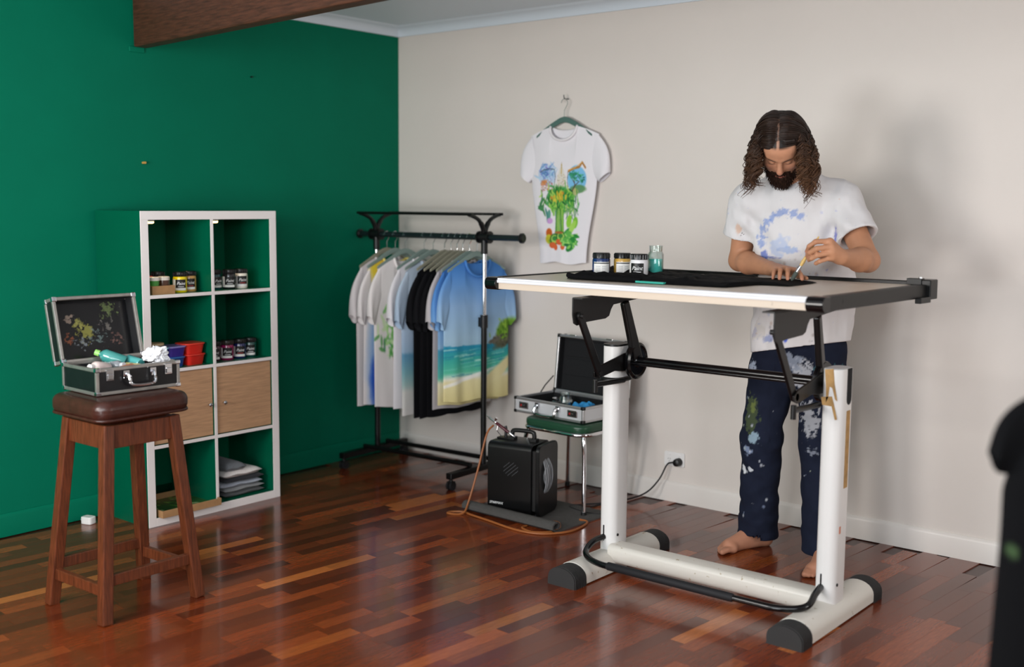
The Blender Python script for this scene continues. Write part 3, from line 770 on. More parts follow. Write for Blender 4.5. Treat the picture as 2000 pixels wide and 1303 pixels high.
hp = empty('airbrush_holder', (1.410, -.695, .3625), R(11), 'small black airbrush holder on the left end of the compressor', 'holder')
MB().box(-.02, .04, -.02, .02, -.0015, .006).build('base_plate', 'black_metal', hp, smooth=0, bevel=.001)
MB().tube(spline([(.02, 0, .005), (.02, 0, .045), (.016, 0, .06)], 4), .008, 8).build('post', 'black_plastic', hp)
MB().tube(spline([(-.01, .01, .005), (-.035, .01, .03), (-.035, .01, .055)], 4), .003, 6).build('prong', 'steel', hp)
ab = empty('airbrush', (1.405, -.705, .372), 0, 'chrome and maroon airbrush resting on the compressor', 'airbrush')
pa_, pb_ = Vector((-.075, -.02, .098)), Vector((.085, .01, .004)); dd = (pb_ - pa_)
MB().tube([pa_ + dd * k for k in (0, .08, .1, .35)], [.002, .003, .006, .006], 10).build('nozzle', 'chrome', ab)
MB().tube([pa_ + dd * k for k in (.35, .4, .75, .8)], [.006, .008, .008, .006], 10).build('grip', mat('maroon', '#4a1420', .25), ab, label='maroon grip')
MB().tube([pa_ + dd * k for k in (.8, .83, 1)], [.006, .007, .004], 10).build('tail', 'chrome', ab)
MB().cyl(pa_ + dd * .3, pa_ + dd * .3 + Vector((.012, 0, .02)), .003, .008, 10).build('paint_cup', 'chrome', ab)
MB().cyl(pa_ + dd * .42, pa_ + dd * .42 + Vector((-.008, 0, -.03)), .004, .003, 8).build('valve', 'chrome', ab)
wire('air_hose', [(1.36, -.705, .42), (1.355, -.75, .38), (1.345, -.80, .22), (1.335, -.86, .06), (1.335, -.905, .008), (1.275, -.945, .0055), (1.265, -.915, .0055), (1.315, -.875, .0055), (1.375, -.89, .0055), (1.50, -.91, .0055), (1.70, -.945, .0055), (1.83, -.92, .0055),
     (1.905, -.82, .0055), (1.91, -.72, .0055), (1.88, -.62, .0055), (1.84, -.63, .012)], .0052, 'hose_tan', 'orange brown air hose looping over the floor round the compressor', 'hose')
wire('hose_loop', [(1.70, -.86, .0055), (1.705, -.90, .0055), (1.78, -.925, .0055), (1.84, -.88, .0055), (1.845, -.80, .0055), (1.80, -.745, .0145), (1.74, -.76, .0145), (1.70, -.75, .0145)], .0052, 'hose_tan', 'short loop of orange brown hose beside the roll of the mat', 'hose')

# ------------------------------------------------------------------ wall socket and lead
so = empty('power_socket', (1.985, 0, .222), 0, 'white double power socket on the white wall above the skirting', 'socket')
MB().prism(rrect(.118, .074, .008), lambda u, v, t: (u, t, v), -.010, 0).build('face_plate', 'white_plastic', so, bevel=.002)
for x in (-.028, .030):
    MB().prism(rrect(.014, .010, .003), lambda u, v, t: (u + x, t, v + .022), -.0135, -.010).build('switch', 'white_plastic', so, bevel=.001)
    b = MB()
    for ax, az, an in ((-.006, .000, 30), (.006, .000, -30), (0, -.012, 0)): b.bar((x + ax - .003 * math.sin(R(an)), -.0103, az - .003), (x + ax + .003 * math.sin(R(an)), -.0103, az + .003), .0018, .001, up=(0, 1, 0))
    b.build('pin_slots', 'label_black', so, smooth=0)
pg = empty('power_plug', (2.015, -.0105, .212), 0, 'black power plug and lead pushed into the white wall socket', 'plug')
MB().lathe([(0.021, 0), (0.021, .020), (.018, .034), (.009, .038), (0, .038)], n=18, M=Matrix.Rotation(R(90), 4, 'X')).build('plug_body', 'black_plastic', pg)
MB().tube(spline([(-.0, -.02, 0), (-.03, -.025, -.003), (-.055, -.03, -.02), (-.085, -.06, -.10), (-.13, -.13, -.165), (-.22, -.26, -.195), (-.33, -.36, -.2065), (-.37, -.43, -.2065), (-.30, -.47, -.2065), (-.18, -.47, -.2065), (-.12, -.36, -.2065), (-.25, -.30, -.2065), (-.28, -.38, -.2065)], 8), .0042, 8).build('lead', 'cable_black', pg, smooth=60)

# ------------------------------------------------------------------ garment rack
rk = empty('garment_rack', (.56, -.33, 0), R(3), 'black and chrome garment rack on castors in the corner of the room', 'clothes rack')
PX = .395
for s in (-1, 1):
    x = s * PX
    MB().cyl((x, 0, .085), (x, 0, .90 if s < 0 else .885), .0165, n=16).build('lower_post', 'black_metal', rk)
    b = MB(); b.cyl((x, 0, .845), (x, 0, .915), .021, n=16); b.box(x - .032, x - .018, -.010, .010, .85, .90)
    b.build('height_clamp', 'black_plastic', rk, smooth=40)
    MB().cyl((x, 0, .90), (x, 0, 1.30), .0125, n=16).build('upper_post', 'chrome', rk, label='chrome upper post')
    b = MB(); b.cyl((x, 0, 1.245), (x, 0, 1.32), .0185, n=16); b.cyl((x - .035, 0, 1.335), (x + .035, 0, 1.335), .024, n=16)
    for q in (-.038, .030): b.cyl((x + q, 0, 1.335), (x + q + .010, 0, 1.335), .033, n=18)
    b.build('joint', 'black_plastic', rk, smooth=40)
    for d in (-1, 1):      # Y arms carrying the top shelf bars
        pts = spline([(x, d * .004, 1.36), (x, d * .02, 1.395), (x, d * .055, 1.43), (x, d * .115, 1.452), (x, d * .135, 1.455)], 5)
        MB().tube(pts, [.014] * 8 + [.011] * (len(pts) - 8), 8).build('shelf_arm', 'black_plastic', rk, smooth=50)
    lg = MB().box(x - .020, x + .020, -.30, .25, .060, .094).build('base_leg', 'black_metal', rk, smooth=0, bevel=.005)
    for y in (-.28, .23):
        c = MB(); c.cyl((x, y, .04), (x, y, .062), .010, n=10); c.box(x - .018, x + .018, y - .014, y + .014, .030, .048); cs = c.build('castor_fork', 'black_plastic', lg, smooth=30)
        for q in (-.017, .006): MB().cyl((x + q, y, .024), (x + q + .011, y, .024), .024, n=18).build('castor_wheel', 'rubber', lg)
MB().cyl((-.60 + .075, 0, 1.335), (.645, 0, 1.335), .0165, n=18).build('hanging_rail', mat('rail_grey', '#2d3a3c', .22, .6), rk, label='dark grey green hanging rail')
for s, x in ((-1, -.525), (1, .645)): MB().lathe([(0, -.012), (.02, -.012), (.027, -.006), (.027, .006), (.02, .012), (0, .012)], n=20, M=Matrix.Translation((x, 0, 1.335)) @ Matrix.Rotation(R(90), 4, 'Y')).build('rail_end_cap', 'black_plastic', rk)
for y in (-.135, -.045, .045, .135): MB().cyl((-PX - .02, y, 1.458), (PX + .02, y, 1.458), .0075 if abs(y) > .1 else .005, n=10).build('shelf_bar', 'black_metal', rk)
for y in (-.11, .08): MB().cyl((-PX, y, .105), (PX, y, .105), .013, n=14).build('base_rail', 'black_metal', rk)

# ------------------------------------------------------------------ t-shirts
def sstep(a, b, x):
    t = np.clip((x - a) / (b - a), 0, 1); return t * t * (3 - 2 * t)
def t_shirt(t, paint, sw=.205, chest=.235, hem=.232, L=.72, neck=.085, ndepth=.085, drop=.05, dep=.022, cuff_out=(.085, -.235), cuff_in=(.02, -.295),
            nu=70, nv=120, seed=0, fold=.012, sleeve_col=None, tag_col='label_black', waist=0.0, cloth='cloth', collar_col=None, wob=.0, tagsize=1.0):
    """cloth parts under the Empty t: local x across, front faces -y, z=0 at the neck points"""
    rg = np.random.default_rng(seed); ph = rg.random(8) * 6.28
    b = MB()
    def panel(front, nu, nv):
        u, v = np.meshgrid(np.linspace(-1, 1, nu), np.linspace(0, 1, nv) ** 1.0)
        hw = sw + (chest - sw) * sstep(0, .28, v) + (hem - chest) * sstep(.3, 1, v) - waist * np.sin(np.pi * np.clip((v - .25) / .75, 0, 1)) ** 2
        a = np.abs(u) * sw; nd = ndepth if front else .022
        zt = np.where(a < neck, -nd * np.sqrt(np.clip(1 - (a / neck) ** 2, 0, 1)), -drop * ((a - neck) / (sw - neck)) ** 1.3)
        z = zt * (1 - v) ** 1.4 - L * v
        z = z + .006 * np.sin(u * 5 + ph[0]) * v
        d = .008 + (dep - .008) * sstep(0, .2, v)
        prof = (1 - np.abs(u) ** 2.6).clip(0, 1) ** .55
        fl = fold * (v ** .8) * (np.sin(u * 8 + ph[1] + v * 1.2) * .6 + np.sin(u * 14 + ph[2] - v * 2) * .35 + .4 * np.sin(u * 4 + ph[3] + v * 3)) * (1 - np.abs(u) ** 4)
        fl = fl + fold * .35 * sstep(0, .1, v) * np.sin(v * 26 + u * 7 * np.sign(u) + ph[5]) * np.exp(-((v - .22) / .15) ** 2) * np.abs(u)
        x = u * hw + wob * np.sin(v * 6 + ph[4]) * v
        y = (-1 if front else 1) * d * prof + fl * (1 if front else .8)
        y = y + wob * np.sin(v * 3 + ph[6]) * v
        P = np.stack([x, y, z], -1)
        return u, v, P
    u, v, P = panel(True, nu, nv); vv = -P[..., 2] / L
    C = paint((P[..., 0] / (2 * chest) + .5).clip(0, 1), vv.clip(0, 1)); b.grid(P, C=C)
    u2, v2, P2 = panel(False, max(24, nu // 3), max(30, nv // 3)); vv = -P2[..., 2] / L
    C2 = paint(np.where(u2 >= 0, .97, .03), vv.clip(0, 1)); b.grid(P2, C=C2, flip=True)
    for s in (-1, 1):                       # sleeves
        n1, n2 = 22, 28; Q = np.zeros((n1, n2 + 1, 3))
        U0 = np.array([s * (sw - .012), 0, -drop * .9]); U1 = np.array([s * (sw + cuff_out[0]), 0, cuff_out[1]])
        L0 = np.array([s * (chest - .045), 0, -.235]); L1 = np.array([s * (chest + cuff_in[0]), 0, cuff_in[1]])
        for k in range(n1):
            q = k / (n1 - 1)
            up = U0 + (U1 - U0) * q + np.array([s * .028 * math.sin(math.pi * q), 0, .014 * math.sin(math.pi * q)])
            lo = L0 + (L1 - L0) * q
            c = (up + lo) / 2; ax = (up - lo) / 2; th = .010 + .016 * q
            for i in range(n2 + 1):
                a = 2 * math.pi * i / n2
                p = c + ax * math.cos(a); p = p + np.array([0, (th * math.sin(a) * abs(math.sin(a)) ** -.3 if abs(math.sin(a)) > 1e-6 else 0) + fold * .5 * q * math.sin(3 * math.cos(a) + ph[7] + q * 2), 0])
                Q[k, i] = p
        zz = (-Q[..., 2] / L).clip(0, 1)
        Cs = paint(np.full(zz.shape, .02 if s < 0 else .98), zz) if sleeve_col is None else np.broadcast_to(np.array(hx(sleeve_col)), zz.shape + (3,))
        b.grid(Q, C=Cs, flip=(s > 0))
    body = b.build('shirt_body', cloth, t, smooth=180, colors=True, fix=False)
    # ribbed collar
    pts = []
    for k in range(25):
        a = math.pi * k / 24; pts.append((-neck * math.cos(a), -.010 - .012 * math.sin(a), -ndepth * math.sin(a)))
    for k in range(1, 24):
        a = math.pi * k / 24; pts.append((neck * math.cos(a), .010 + .008 * math.sin(a), -.022 * math.sin(a)))
    cc = collar_col if collar_col is not None else tuple(paint(np.array([.5]), np.array([.06]))[0])
    mk = MB().tube(pts, .0075, 8, closed=True, col=tuple(cc)); mk.build('collar', cloth, t, smooth=180, colors=True)
    if tag_col:
        k = tagsize
        nt_ = MB().box(-.016 * k, .016 * k, .012, .0165, -.060, -.025).build('neck_tag', tag_col, t, smooth=0)
        MB().box(-.006 * k, .007 * k, .0112, .0122, -.054, -.036).build('tag_mark', 'paper_white', nt_, smooth=0)
    # stitched hem line
    return body

def hanger(loc, rz, m, label, group, hook_up=.105, half=.20):
    t = empty('hanger', loc, rz, label, 'hanger', group)
    b = MB()
    top = [(0, .012), (.03, .006), (.08, -.018), (.14, -.052), (half, -.085)]; bot = [(half, -.100), (.14, -.075), (.08, -.046), (.03, -.024), (0, -.018)]
    right = [(x, z) for x, z in spline([(a, 0, c) for a, c in top], 4) for x, z in [(x, z)]] if False else top
    poly = [(x, z) for x, z in top] + bot; poly = poly + [(-x, z) for x, z in bot[::-1][1:]] + [(-x, z) for x, z in top[::-1][:-1]]
    b.prism(poly, XZ, -.0045, .0045); b.build('hanger_body', m, t, smooth=0, bevel=.003)
    h = [(0, 0, .008), (0, 0, hook_up - .068)]
    for k in range(0, 11):
        a = R(-120 + 24 * k); h.append((-.021 * math.cos(a) * 1.0, 0, hook_up - .0215 + .021 * math.sin(a)))
    h = [(0, 0, .008), (0, 0, hook_up - .060), (.012, 0, hook_up - .042)] + [(.021 * math.cos(R(a)), 0, hook_up - .0215 + .021 * math.sin(R(a))) for a in range(-40, 200, 20)]
    MB().tube(h, .0022, 6).build('hook', 'chrome', t, smooth=60, label='thin metal hook')
    return t

def plain(c):
    k = np.array(hx(c))
    return lambda u, v: np.broadcast_to(k, np.shape(u) + (3,))
def of(cv): return lambda u, v: cv.sample(u, v)

beach = Canvas(260, 380, '#7fa6d0')
beach.grad([(0, '#3f78c0'), (.12, '#5b8fcf'), (.32, '#8fb2d8'), (.55, '#a3c2d8'), (.60, '#9fc0d4'), (.605, '#2d8fae'), (.70, '#3fa89e'), (.79, '#5cbf9f'), (.82, '#b9d8c4'), (.835, '#e9e6d6'), (.86, '#e6dba8'), (1, '#dccf94')])
wig = (fbm(np.stack([beach.x, beach.y * 5, beach.x * 0], -1), 9) - .5)
beach.mixin(((beach.y + .045 * wig - .60 - .03 * beach.x) > 0) & (beach.y < .64), '#2b86a8', .55)
for k in range(60):
    y = .62 + .2 * rnd.random(); x = rnd.random(); beach.line([(x - .1, y), (x + .1, y - .008)], .004, rnd.choice(['#7fcfc4', '#2a7f9c', '#bfe6d8']), .45)
beach.ell(.3, .845, .5, .014, '#f4f2ea', .9, -8, .6); beach.ell(.85, .80, .3, .05, '#e6dba8', 1, -20, .5)
beach.ell(.93, .56, .20, .075, '#5a5a48', 1, -14, .3, .3, 24); beach.ell(.95, .50, .16, .075, '#6f9a34', 1, -12, .3, .25, 30); beach.ell(.76, .58, .09, .022, '#6a6458', 1, -10, .4, .4, 40)
for k in range(40): beach.ell(.95 + .12 * rnd.gauss(0, .7), .50 + .035 * rnd.gauss(0, .8), .02, .010, rnd.choice(['#86b43c', '#4d7a2a', '#9cc24c']), .7, rnd.random() * 90, .5)
for k in range(30): beach.ell(.90 + .14 * rnd.gauss(0, .6), .575 + .02 * rnd.gauss(0, .8), .02, .006, rnd.choice(['#3f4038', '#7b7464', '#54584a']), .7, 0, .5)
w2 = Canvas(120, 200, '#e4dedd'); w2.ell(.30, .05, .22, .14, '#e6cc3a', .95, 0, .5); w2.ell(.30, .10, .10, .12, '#d8a848', .6, 0, .8)
w2.ell(.17, .66, .12, .40, '#8fb4e0', .9, 3, .8, .3, 6); w2.ell(.17, .84, .09, .2, '#2858c4', .95, 4, .7, .25, 6); w2.ell(.22, .52, .06, .09, '#d8b45a', .8, 0, .6)
w3 = Canvas(160, 240, '#e6e0de')
for k in range(130):
    y = .30 + .36 * rnd.random(); x = .34 + .13 * rnd.gauss(0, .8)
    w3.ell(x, y, .05, .014, rnd.choice(['#3f8f3c', '#5fae4a', '#8ccc6a', '#2f7a4a', '#c4e0a8']), .7, rnd.random() * 180, .4)
w3.ell(.36, .70, .10, .05, '#c9552e', .9, 20, .3); w3.ell(.38, .75, .08, .05, '#d8c83a', .9, 0, .3); w3.ell(.36, .78, .10, .02, '#3f8a3c', .9, 30, .3)
lb = Canvas(100, 200, '#a9bcd0'); lb.grad([(0, '#b4c2d0'), (.5, '#a6bcd4'), (.58, '#9cb8d0'), (.60, '#5f94b4'), (.72, '#7fb0b8'), (.80, '#a8c4c0'), (.84, '#d6d6d0'), (1, '#dad6d2')])
bk = Canvas(120, 200, '#101013'); bk.ell(.26, .50, .08, .12, '#8f9098', .5, 10, .9, .5, 12); bk.ell(.28, .56, .05, .07, '#c0c0c6', .7, 0, .6, .5, 20)
for k in range(24): bk.ell(.12 + .3 * rnd.random(), .45 + .45 * rnd.random(), .012, .02, rnd.choice(['#77706c', '#a06a4a', '#8a8a94', '#4a4a52']), .7, 0, .6)
bl = Canvas(100, 200, '#5b8fcf'); bl.grad([(0, '#3a72bb'), (.3, '#5f92cf'), (.55, '#86add2'), (.60, '#90b6d2'), (.605, '#3f8fae'), (.80, '#57b3a2'), (.84, '#e4ddc0'), (1, '#ddd096')])
GH, GT = 'shirt hangers on the garment rack', 'shirts on the garment rack'
shirts = [  # local rail x, paint, yaw, hanger material, shirt label, hanger label, seed, drop in z
    (-.315, plain('#d9d2d2'), 86, 'hanger_olive', 'plain off-white t-shirt nearest the green wall on the rack', 'olive hanger nearest the green wall', 1, .0, 60),
    (-.250, of(w2), 84, 'hanger_green', 'white t-shirt with a yellow neck patch and a blue streak', 'grey green hanger of the shirt with the yellow neck patch', 2, .005, 80),
    (-.170, of(w3), 83, 'hanger_green', 'white t-shirt with green leaves painted on its chest', 'grey green hanger of the shirt with painted leaves', 3, .0, 100),
    (-.030, plain('#dedbde'), 85, 'hanger_green', 'plain white t-shirt between the leaf shirt and the pale blue one', 'grey green hanger of the plain white shirt in the middle', 4, .0, 60),
    (.035, of(lb), 83, 'hanger_green', 'pale blue t-shirt with a faded sea band on the rack', 'grey green hanger of the pale blue shirt', 5, .010, 60),
    (.118, of(bk), 84, 'hanger_olive', 'black t-shirt with faint pale splashes beside the pale blue one', 'olive hanger of the first black shirt', 6, .010, 80),
    (.162, plain('#121215'), 86, 'hanger_olive', 'plain black t-shirt in the middle of the black ones', 'olive hanger of the middle black shirt', 7, .012, 50),
    (.206, plain('#0f0f12'), 86, 'hanger_olive', 'black t-shirt next to the two blue ones', 'olive hanger of the last black shirt', 8, .012, 50),
    (.246, plain('#b9b4b6'), 87, 'hanger_olive', 'grey t-shirt whose hem shows under the blue ones', 'olive hanger of the grey shirt', 9, .0, 50),
    (.292, of(bl), 84, 'hanger_green', 'blue t-shirt fading to sand behind the painted beach shirt', 'grey green hanger of the plain blue shirt', 10, .0, 60),
    (.345, of(beach), 80, 'hanger_green', 'blue t-shirt with a painted beach and headland at the front of the rack', 'grey green hanger of the beach shirt', 11, -.004, 170),
]
rr2 = random.Random(8)
for i, (lx, pf, yaw, hm, l1, l2, sd, dz, res) in enumerate(shirts):
    wx = .56 + lx * math.cos(R(3)); wy = -.33 + lx * math.sin(R(3))
    hanger((wx, wy, 1.2485), R(yaw), hm, l2, GH)
    t = empty('t_shirt', (wx, wy - .0, 1.202 - dz), R(yaw), l1, 't-shirt', GT)
    t_shirt(t, pf, seed=sd, nu=res if res < 170 else 130, nv=int(res * 1.4) if res < 170 else 210, dep=.013 if 4 < i < 9 else .018, fold=.006 if 4 < i < 9 else .009, hem=.222 + .012 * rr2.random(), L=(.835, .82, .835, .83, .85, .845, .84, .83, .80, .775, .755)[i], sw=.198, chest=.226,
            cuff_out=(.070, -.315), cuff_in=(.006, -.365), drop=.055, tag_col='label_black')

# printed shirt on the white wall
wsx = 1.275
cv = Canvas(420, 700, '#e9e6ea'); q = random.Random(21)
def blob(pts, c, al=1):
    for p in pts: cv.ell(*p, c, al, 0, .2)
# left panel: blue and violet mountains over orange hatching
cv.ell(.27, .355, .135, .075, '#bcd0ea', 1, 0, .15, .12, 18)
for k in range(70): cv.ell(.27 + .055 * q.gauss(0, 1), .335 + .022 * q.gauss(0, 1), .05, .006, q.choice(['#6f9ad0', '#8f8fd8', '#4f86b8', '#9fc4e4', '#7a6cc4', '#b8d8ec']), .8, q.uniform(-50, 50), .4)
for k in range(70): cv.line([(x := .17 + .18 * q.random(), y := .39 + .085 * q.random()), (x + .02, y + .016 * q.uniform(-1, 1.4))], .0030, q.choice(['#c0583c', '#d88a54', '#8a5a4a', '#c9705a', '#a8a0a8']), .8)
cv.ell(.22, .405, .05, .018, '#d88a4a', .75, -10, .5)
cv.line([(.155, .33), (.21, .315), (.30, .305), (.385, .31), (.40, .36), (.385, .42), (.36, .47)], .0035, '#4a5560', .9)
# right panel: sky, tree
cv.ell(.725, .385, .135, .10, '#7fc0e8', 1, 0, .12, .06, 12); cv.ell(.74, .455, .12, .03, '#5f8f5a', .9, 0, .3, .2, 20); cv.ell(.70, .475, .05, .028, '#b8b878', .9, 0, .3)
cv.line([(.66, .51), (.665, .465), (.70, .43), (.69, .39)], .006, '#5a4030'); cv.line([(.70, .43), (.76, .40)], .004, '#5a4030'); cv.line([(.69, .41), (.65, .37)], .004, '#5a4030')
for cx, cy in ((.65, .355), (.69, .345), (.73, .36), (.78, .365), (.80, .395), (.66, .375)):
    for k in range(9): cv.ell(cx + .018 * q.gauss(0, 1), cy + .010 * q.gauss(0, 1), .020, .005, q.choice(['#2f8a6a', '#3fa070', '#2a6f5a', '#5fb88a']), .85, q.uniform(-60, 60), .4)
cv.line([(.60, .325), (.68, .305), (.76, .295), (.80, .262), (.845, .30)], .009, '#b07c3c'); cv.line([(.60, .318), (.70, .30), (.80, .26)], .003, '#e0b060')
cv.line([(.595, .33), (.585, .40), (.60, .44)], .0035, '#4a5560')
# pale dome with a gold spire
cv.ell(.495, .40, .075, .075, '#e2ddd2', 1, 0, .15); cv.ell(.495, .345, .04, .05, '#e2ddd2', 1, 0, .2)
for k in range(45): cv.line([(x := .43 + .13 * q.random(), y := .35 + .11 * q.random()), (x + .012, y)], .0022, q.choice(['#b89a6a', '#8f8878', '#cbb890']), .8)
cv.line([(.495, .34), (.497, .275)], .007, '#c8a850'); cv.line([(.497, .30), (.498, .262)], .004, '#a89040')
# green foliage
cv.ell(.49, .535, .205, .095, '#4f9a3c', 1, 0, .25, .22, 14)
for k in range(260): cv.ell(.49 + .10 * q.gauss(0, 1), .535 + .042 * q.gauss(0, 1), .035, .008, q.choice(['#2f7a34', '#3f9440', '#66b04a', '#8cc850', '#1f6038', '#4aa05a', '#b4d868']), .85, q.random() * 180, .35)
for k in range(14): cv.ell(.47 + .06 * q.gauss(0, 1), .515 + .018 * q.gauss(0, 1), .022, .012, q.choice(['#e0b83c', '#e8d04a', '#d08a3a']), .85, q.random() * 180, .4)
for a in range(-50, 60, 22): cv.ell(.22 - .05 * math.cos(R(a)), .575 + .05 * math.sin(R(a)), .05, .010, '#3a7a4a', .9, a + 150, .35)
for x, y, r_ in ((.19, .545, -30), (.17, .60, 20), (.22, .62, 50)): cv.ell(x, y, .05, .012, '#4a8a54', .95, r_, .3)
# stalks and leaves
for k in range(26):
    x = .40 + .14 * q.random(); cv.line([(x, .60 + .03 * q.random()), (x + .02 * q.uniform(-1, 1), .80)], .008, q.choice(['#7fb848', '#a8d06a', '#4f9440', '#2f7a3c', '#c4dc8a', '#5f8a8a']), .9)
for k in range(40): cv.line([(x := .58 + .16 * q.random(), y := .56 + .10 * q.random()), (x + .03 * q.uniform(-1, 1), y + .03)], .0035, q.choice(['#5f9a5a', '#7ab06a', '#3f7a4a', '#9aa89a']), .8)
for x, y, rx, ry, rot, c in ((.62, .69, .05, .035, -60, '#8ccc3c'), (.71, .70, .045, .035, -60, '#7abf34'), (.66, .74, .08, .03, -40, '#a8d860'), (.30, .655, .03, .05, 20, '#5a9a8a'), (.27, .635, .05, .014, 60, '#4a8a84')): cv.ell(x, y, rx, ry, c, .95, rot, .2)
cv.ell(.32, .69, .045, .022, '#cfa0d8', .95, 0, .25); cv.ell(.31, .78, .05, .035, '#c8642a', 1, 0, .25); cv.ell(.305, .825, .05, .035, '#d8d040', 1, 0, .25); cv.ell(.33, .85, .03, .02, '#8cba3c', 1, 30, .3)
for x, y in ((.40, .825), (.50, .805)): cv.ell(x, y, .075, .042, '#2f6a34', 1, 0, .15); cv.ell(x, y, .058, .032, '#a8d060', 1, 0, .2); cv.ell(x, y - .006, .036, .018, '#3f8a44', 1, 0, .2)
for x, y, rx in ((.37, .87, .055), (.48, .845, .06), (.42, .885, .03), (.53, .88, .03)): cv.ell(x, y, rx, .022, '#d8683c', 1, 0, .25, .15, 30)
cv.ell(.47, .775, .07, .010, '#b06a3a', .9, 0, .4)
for k in range(50): cv.ell(.64 + .045 * q.gauss(0, 1), .83 + .03 * q.gauss(0, 1), .045, .012, q.choice(['#2f8a3c', '#5fb050', '#9cd870', '#1f6a3a']), .9, q.uniform(-40, 40), .3)
cv.ell(.625, .885, .05, .026, '#2f8040', 1, -20, .25); cv.ell(.62, .88, .03, .012, '#8ccc60', 1, -20, .3)
hanger((wsx, -.034, 1.9665), 0, 'hanger_teal', 'dark green hanger hooked on the white wall', None, hook_up=.105, half=.185)
t = empty('t_shirt', (wsx, -.032, 1.925), 0, 'white t-shirt with a colourful plant print hanging on the white wall', 't-shirt')
t_shirt(t, of(cv), seed=33, nu=180, nv=300, sw=.225, chest=.218, hem=.155, L=.725, dep=.020, fold=.004, neck=.088, ndepth=.072, drop=.045, cuff_out=(.068, -.245), cuff_in=(.015, -.295), sleeve_col='#e9e6ea', collar_col=hx('#e6e2e4'))
tag(MB().tube([(wsx, 0, 2.072), (wsx, -.030, 2.072), (wsx, -.040, 2.076), (wsx, -.042, 2.092)], .0028, 8).build('wall_hook', 'black_metal'), 'small dark hook in the white wall above the printed shirt', 'hook')

# ------------------------------------------------------------------ drafting table
dt = empty('drafting_table', (2.807, -1.06, 0), R(0), 'large white and black adjustable drafting table in the middle of the room', 'table')
CX = .480
D = [( -.066, .0), (.066, .0), (.066, .028)] + [(.066 * math.cos(R(a)), (.028) + .048 * math.sin(R(a))) for a in range(15, 180, 15)] + [(-.066, .028)]
for s in (-1, 1):
    x0 = s * CX
    MB().prism([(u + x0, v + .006) for u, v in D], lambda u, v, t: (u, t, v), -.285, .265).build('foot_beam', 'worn_enamel', dt, smooth=35)
    for y0, sg in ((-.285, -1), (.265, 1)):
        b = MB()
        b.prism([(u * 1.0 + x0, v * 1.0 + .0) for u, v in D], lambda u, v, t: (u, t, v), *sorted((y0, y0 + sg * .082)))
        for k in range(9):
            ya = y0 + sg * (.004 + k * .0085); b.prism([(u * 1.05 + x0, v * 1.04 + .0) for u, v in D], lambda u, v, t: (u, t, v), *sorted((ya, ya + sg * .0045)))
        b.build('foot_cap', mat('cap_grey', '#2b2a2a', .6), dt, smooth=30, label='ribbed dark grey end cap')
    # oval column
    st_ = [(.0385 * math.cos(R(a)) , .03 * (1 if math.sin(R(a)) >= 0 else -1) * (1 if abs(math.sin(R(a))) > 1e-6 else 0) + .034 * math.sin(R(a))) for a in range(0, 360, 12)]
    st_ = rrect(.080, .122, .034, 6)
    cl = MB().prism([(u + x0, v) for u, v in st_], XY, .070, .938).build('column', 'white_enamel', dt, smooth=35, bevel=.003)
    b = MB(); b.prism([(u * 1.0 + x0, v * 1.0) for u, v in rrect(.0815, .1235, .034, 6)], XY, .9385, .946) if s < 0 else b.prism([(u * .82 + x0, v * .88) for u, v in st_], XY, .9385, .9395)
    b.build('column_cap', 'black_plastic' if s < 0 else 'alu_panel', cl, smooth=35)
    MB().box(x0 - .012, x0 - .005, -.0625, -.058, .118, .185).build('slot', 'label_black', cl, smooth=0, bevel=.002)
    MB().lathe([(.006, 0), (.006, .003), (.003, .004), (0, .004)], n=10, M=Matrix.Translation((x0 + .04, -.03, .145)) @ Matrix.Rotation(R(90), 4, 'Y')).build('bolt', 'charcoal_metal', cl)
# details on the right column: open slot in its outer face, masking tape
rc = [o for o in dt.children if o.name.startswith('column')][-1]
xo = CX + .0402
MB().prism([(-.012, .10)] + [(-.012, -.01)] + [(.020 * math.cos(R(a)) + .008, -.01 + .022 * math.sin(R(a))) for a in range(180, 361, 20)] + [(.028, .10)], lambda u, v, t: (t, u, v + .838), xo - .002, xo + .001).build('wheel_slot', 'dark_lining', rc, smooth=0)
MB().box(xo - .001, xo + .0008, -.008, .024, .50, .785).build('masking_tape', 'tape_brown', rc, smooth=0, label='strip of brown masking tape')
MB().prism([(-.02, -.0), (.012, .005), (.018, -.05), (.030, -.11), (.022, -.105), (.010, -.065), (.0, -.06), (-.004, -.10), (-.012, -.12), (-.014, -.06)], lambda u, v, t: (u + CX - .004, -.0612 - t, v + .936), 0, .001).build('torn_tape', 'tape_brown', rc, smooth=0, label='torn brown masking tape')
MB().prism([(-.028, 0), (.012, .006), (.020, -.02), (.034, -.075), (.026, -.078), (.012, -.03), (-.024, -.028)], lambda u, v, t: (u + CX - .006, -.0612 - t, v + .835), 0, .001).build('torn_tape', 'tape_brown', rc, smooth=0, label='torn brown masking tape')
MB().box(xo - .001, xo + .0008, -.03, -.018, .335, .362).build('sticker', mat('salmon', '#c9836a', .6), rc, smooth=0, label='small salmon sticker')
# cross beam
MB().prism(rrect(.105, .075, .022, 5), lambda u, v, t: (t, u - .035, v + .075), -CX + .03, CX - .03).build('cross_beam', 'worn_enamel', dt, smooth=40)
# foot rest bar
pts = spline([(-CX - .008, -.06, .135), (-CX - .02, -.12, .125), (-CX + .0, -.20, .10), (-CX + .08, -.245, .088), (-.25, -.25, .086), (.25, -.25, .086), (CX - .08, -.245, .088), (CX + .0, -.20, .10), (CX - .002, -.12, .125), (CX - .008, -.06, .135)], 7)
fr_ = MB().tube(pts, .0125, 10).build('foot_rest', 'black_gloss', dt, smooth=60)
MB().tube([(-.34, -.249, .087), (-.335, -.249, .087), (.215, -.25, .086), (.22, -.25, .086)], [.0135, .0165, .0165, .0135], 12).build('grip_sleeve', 'rubber', fr_)
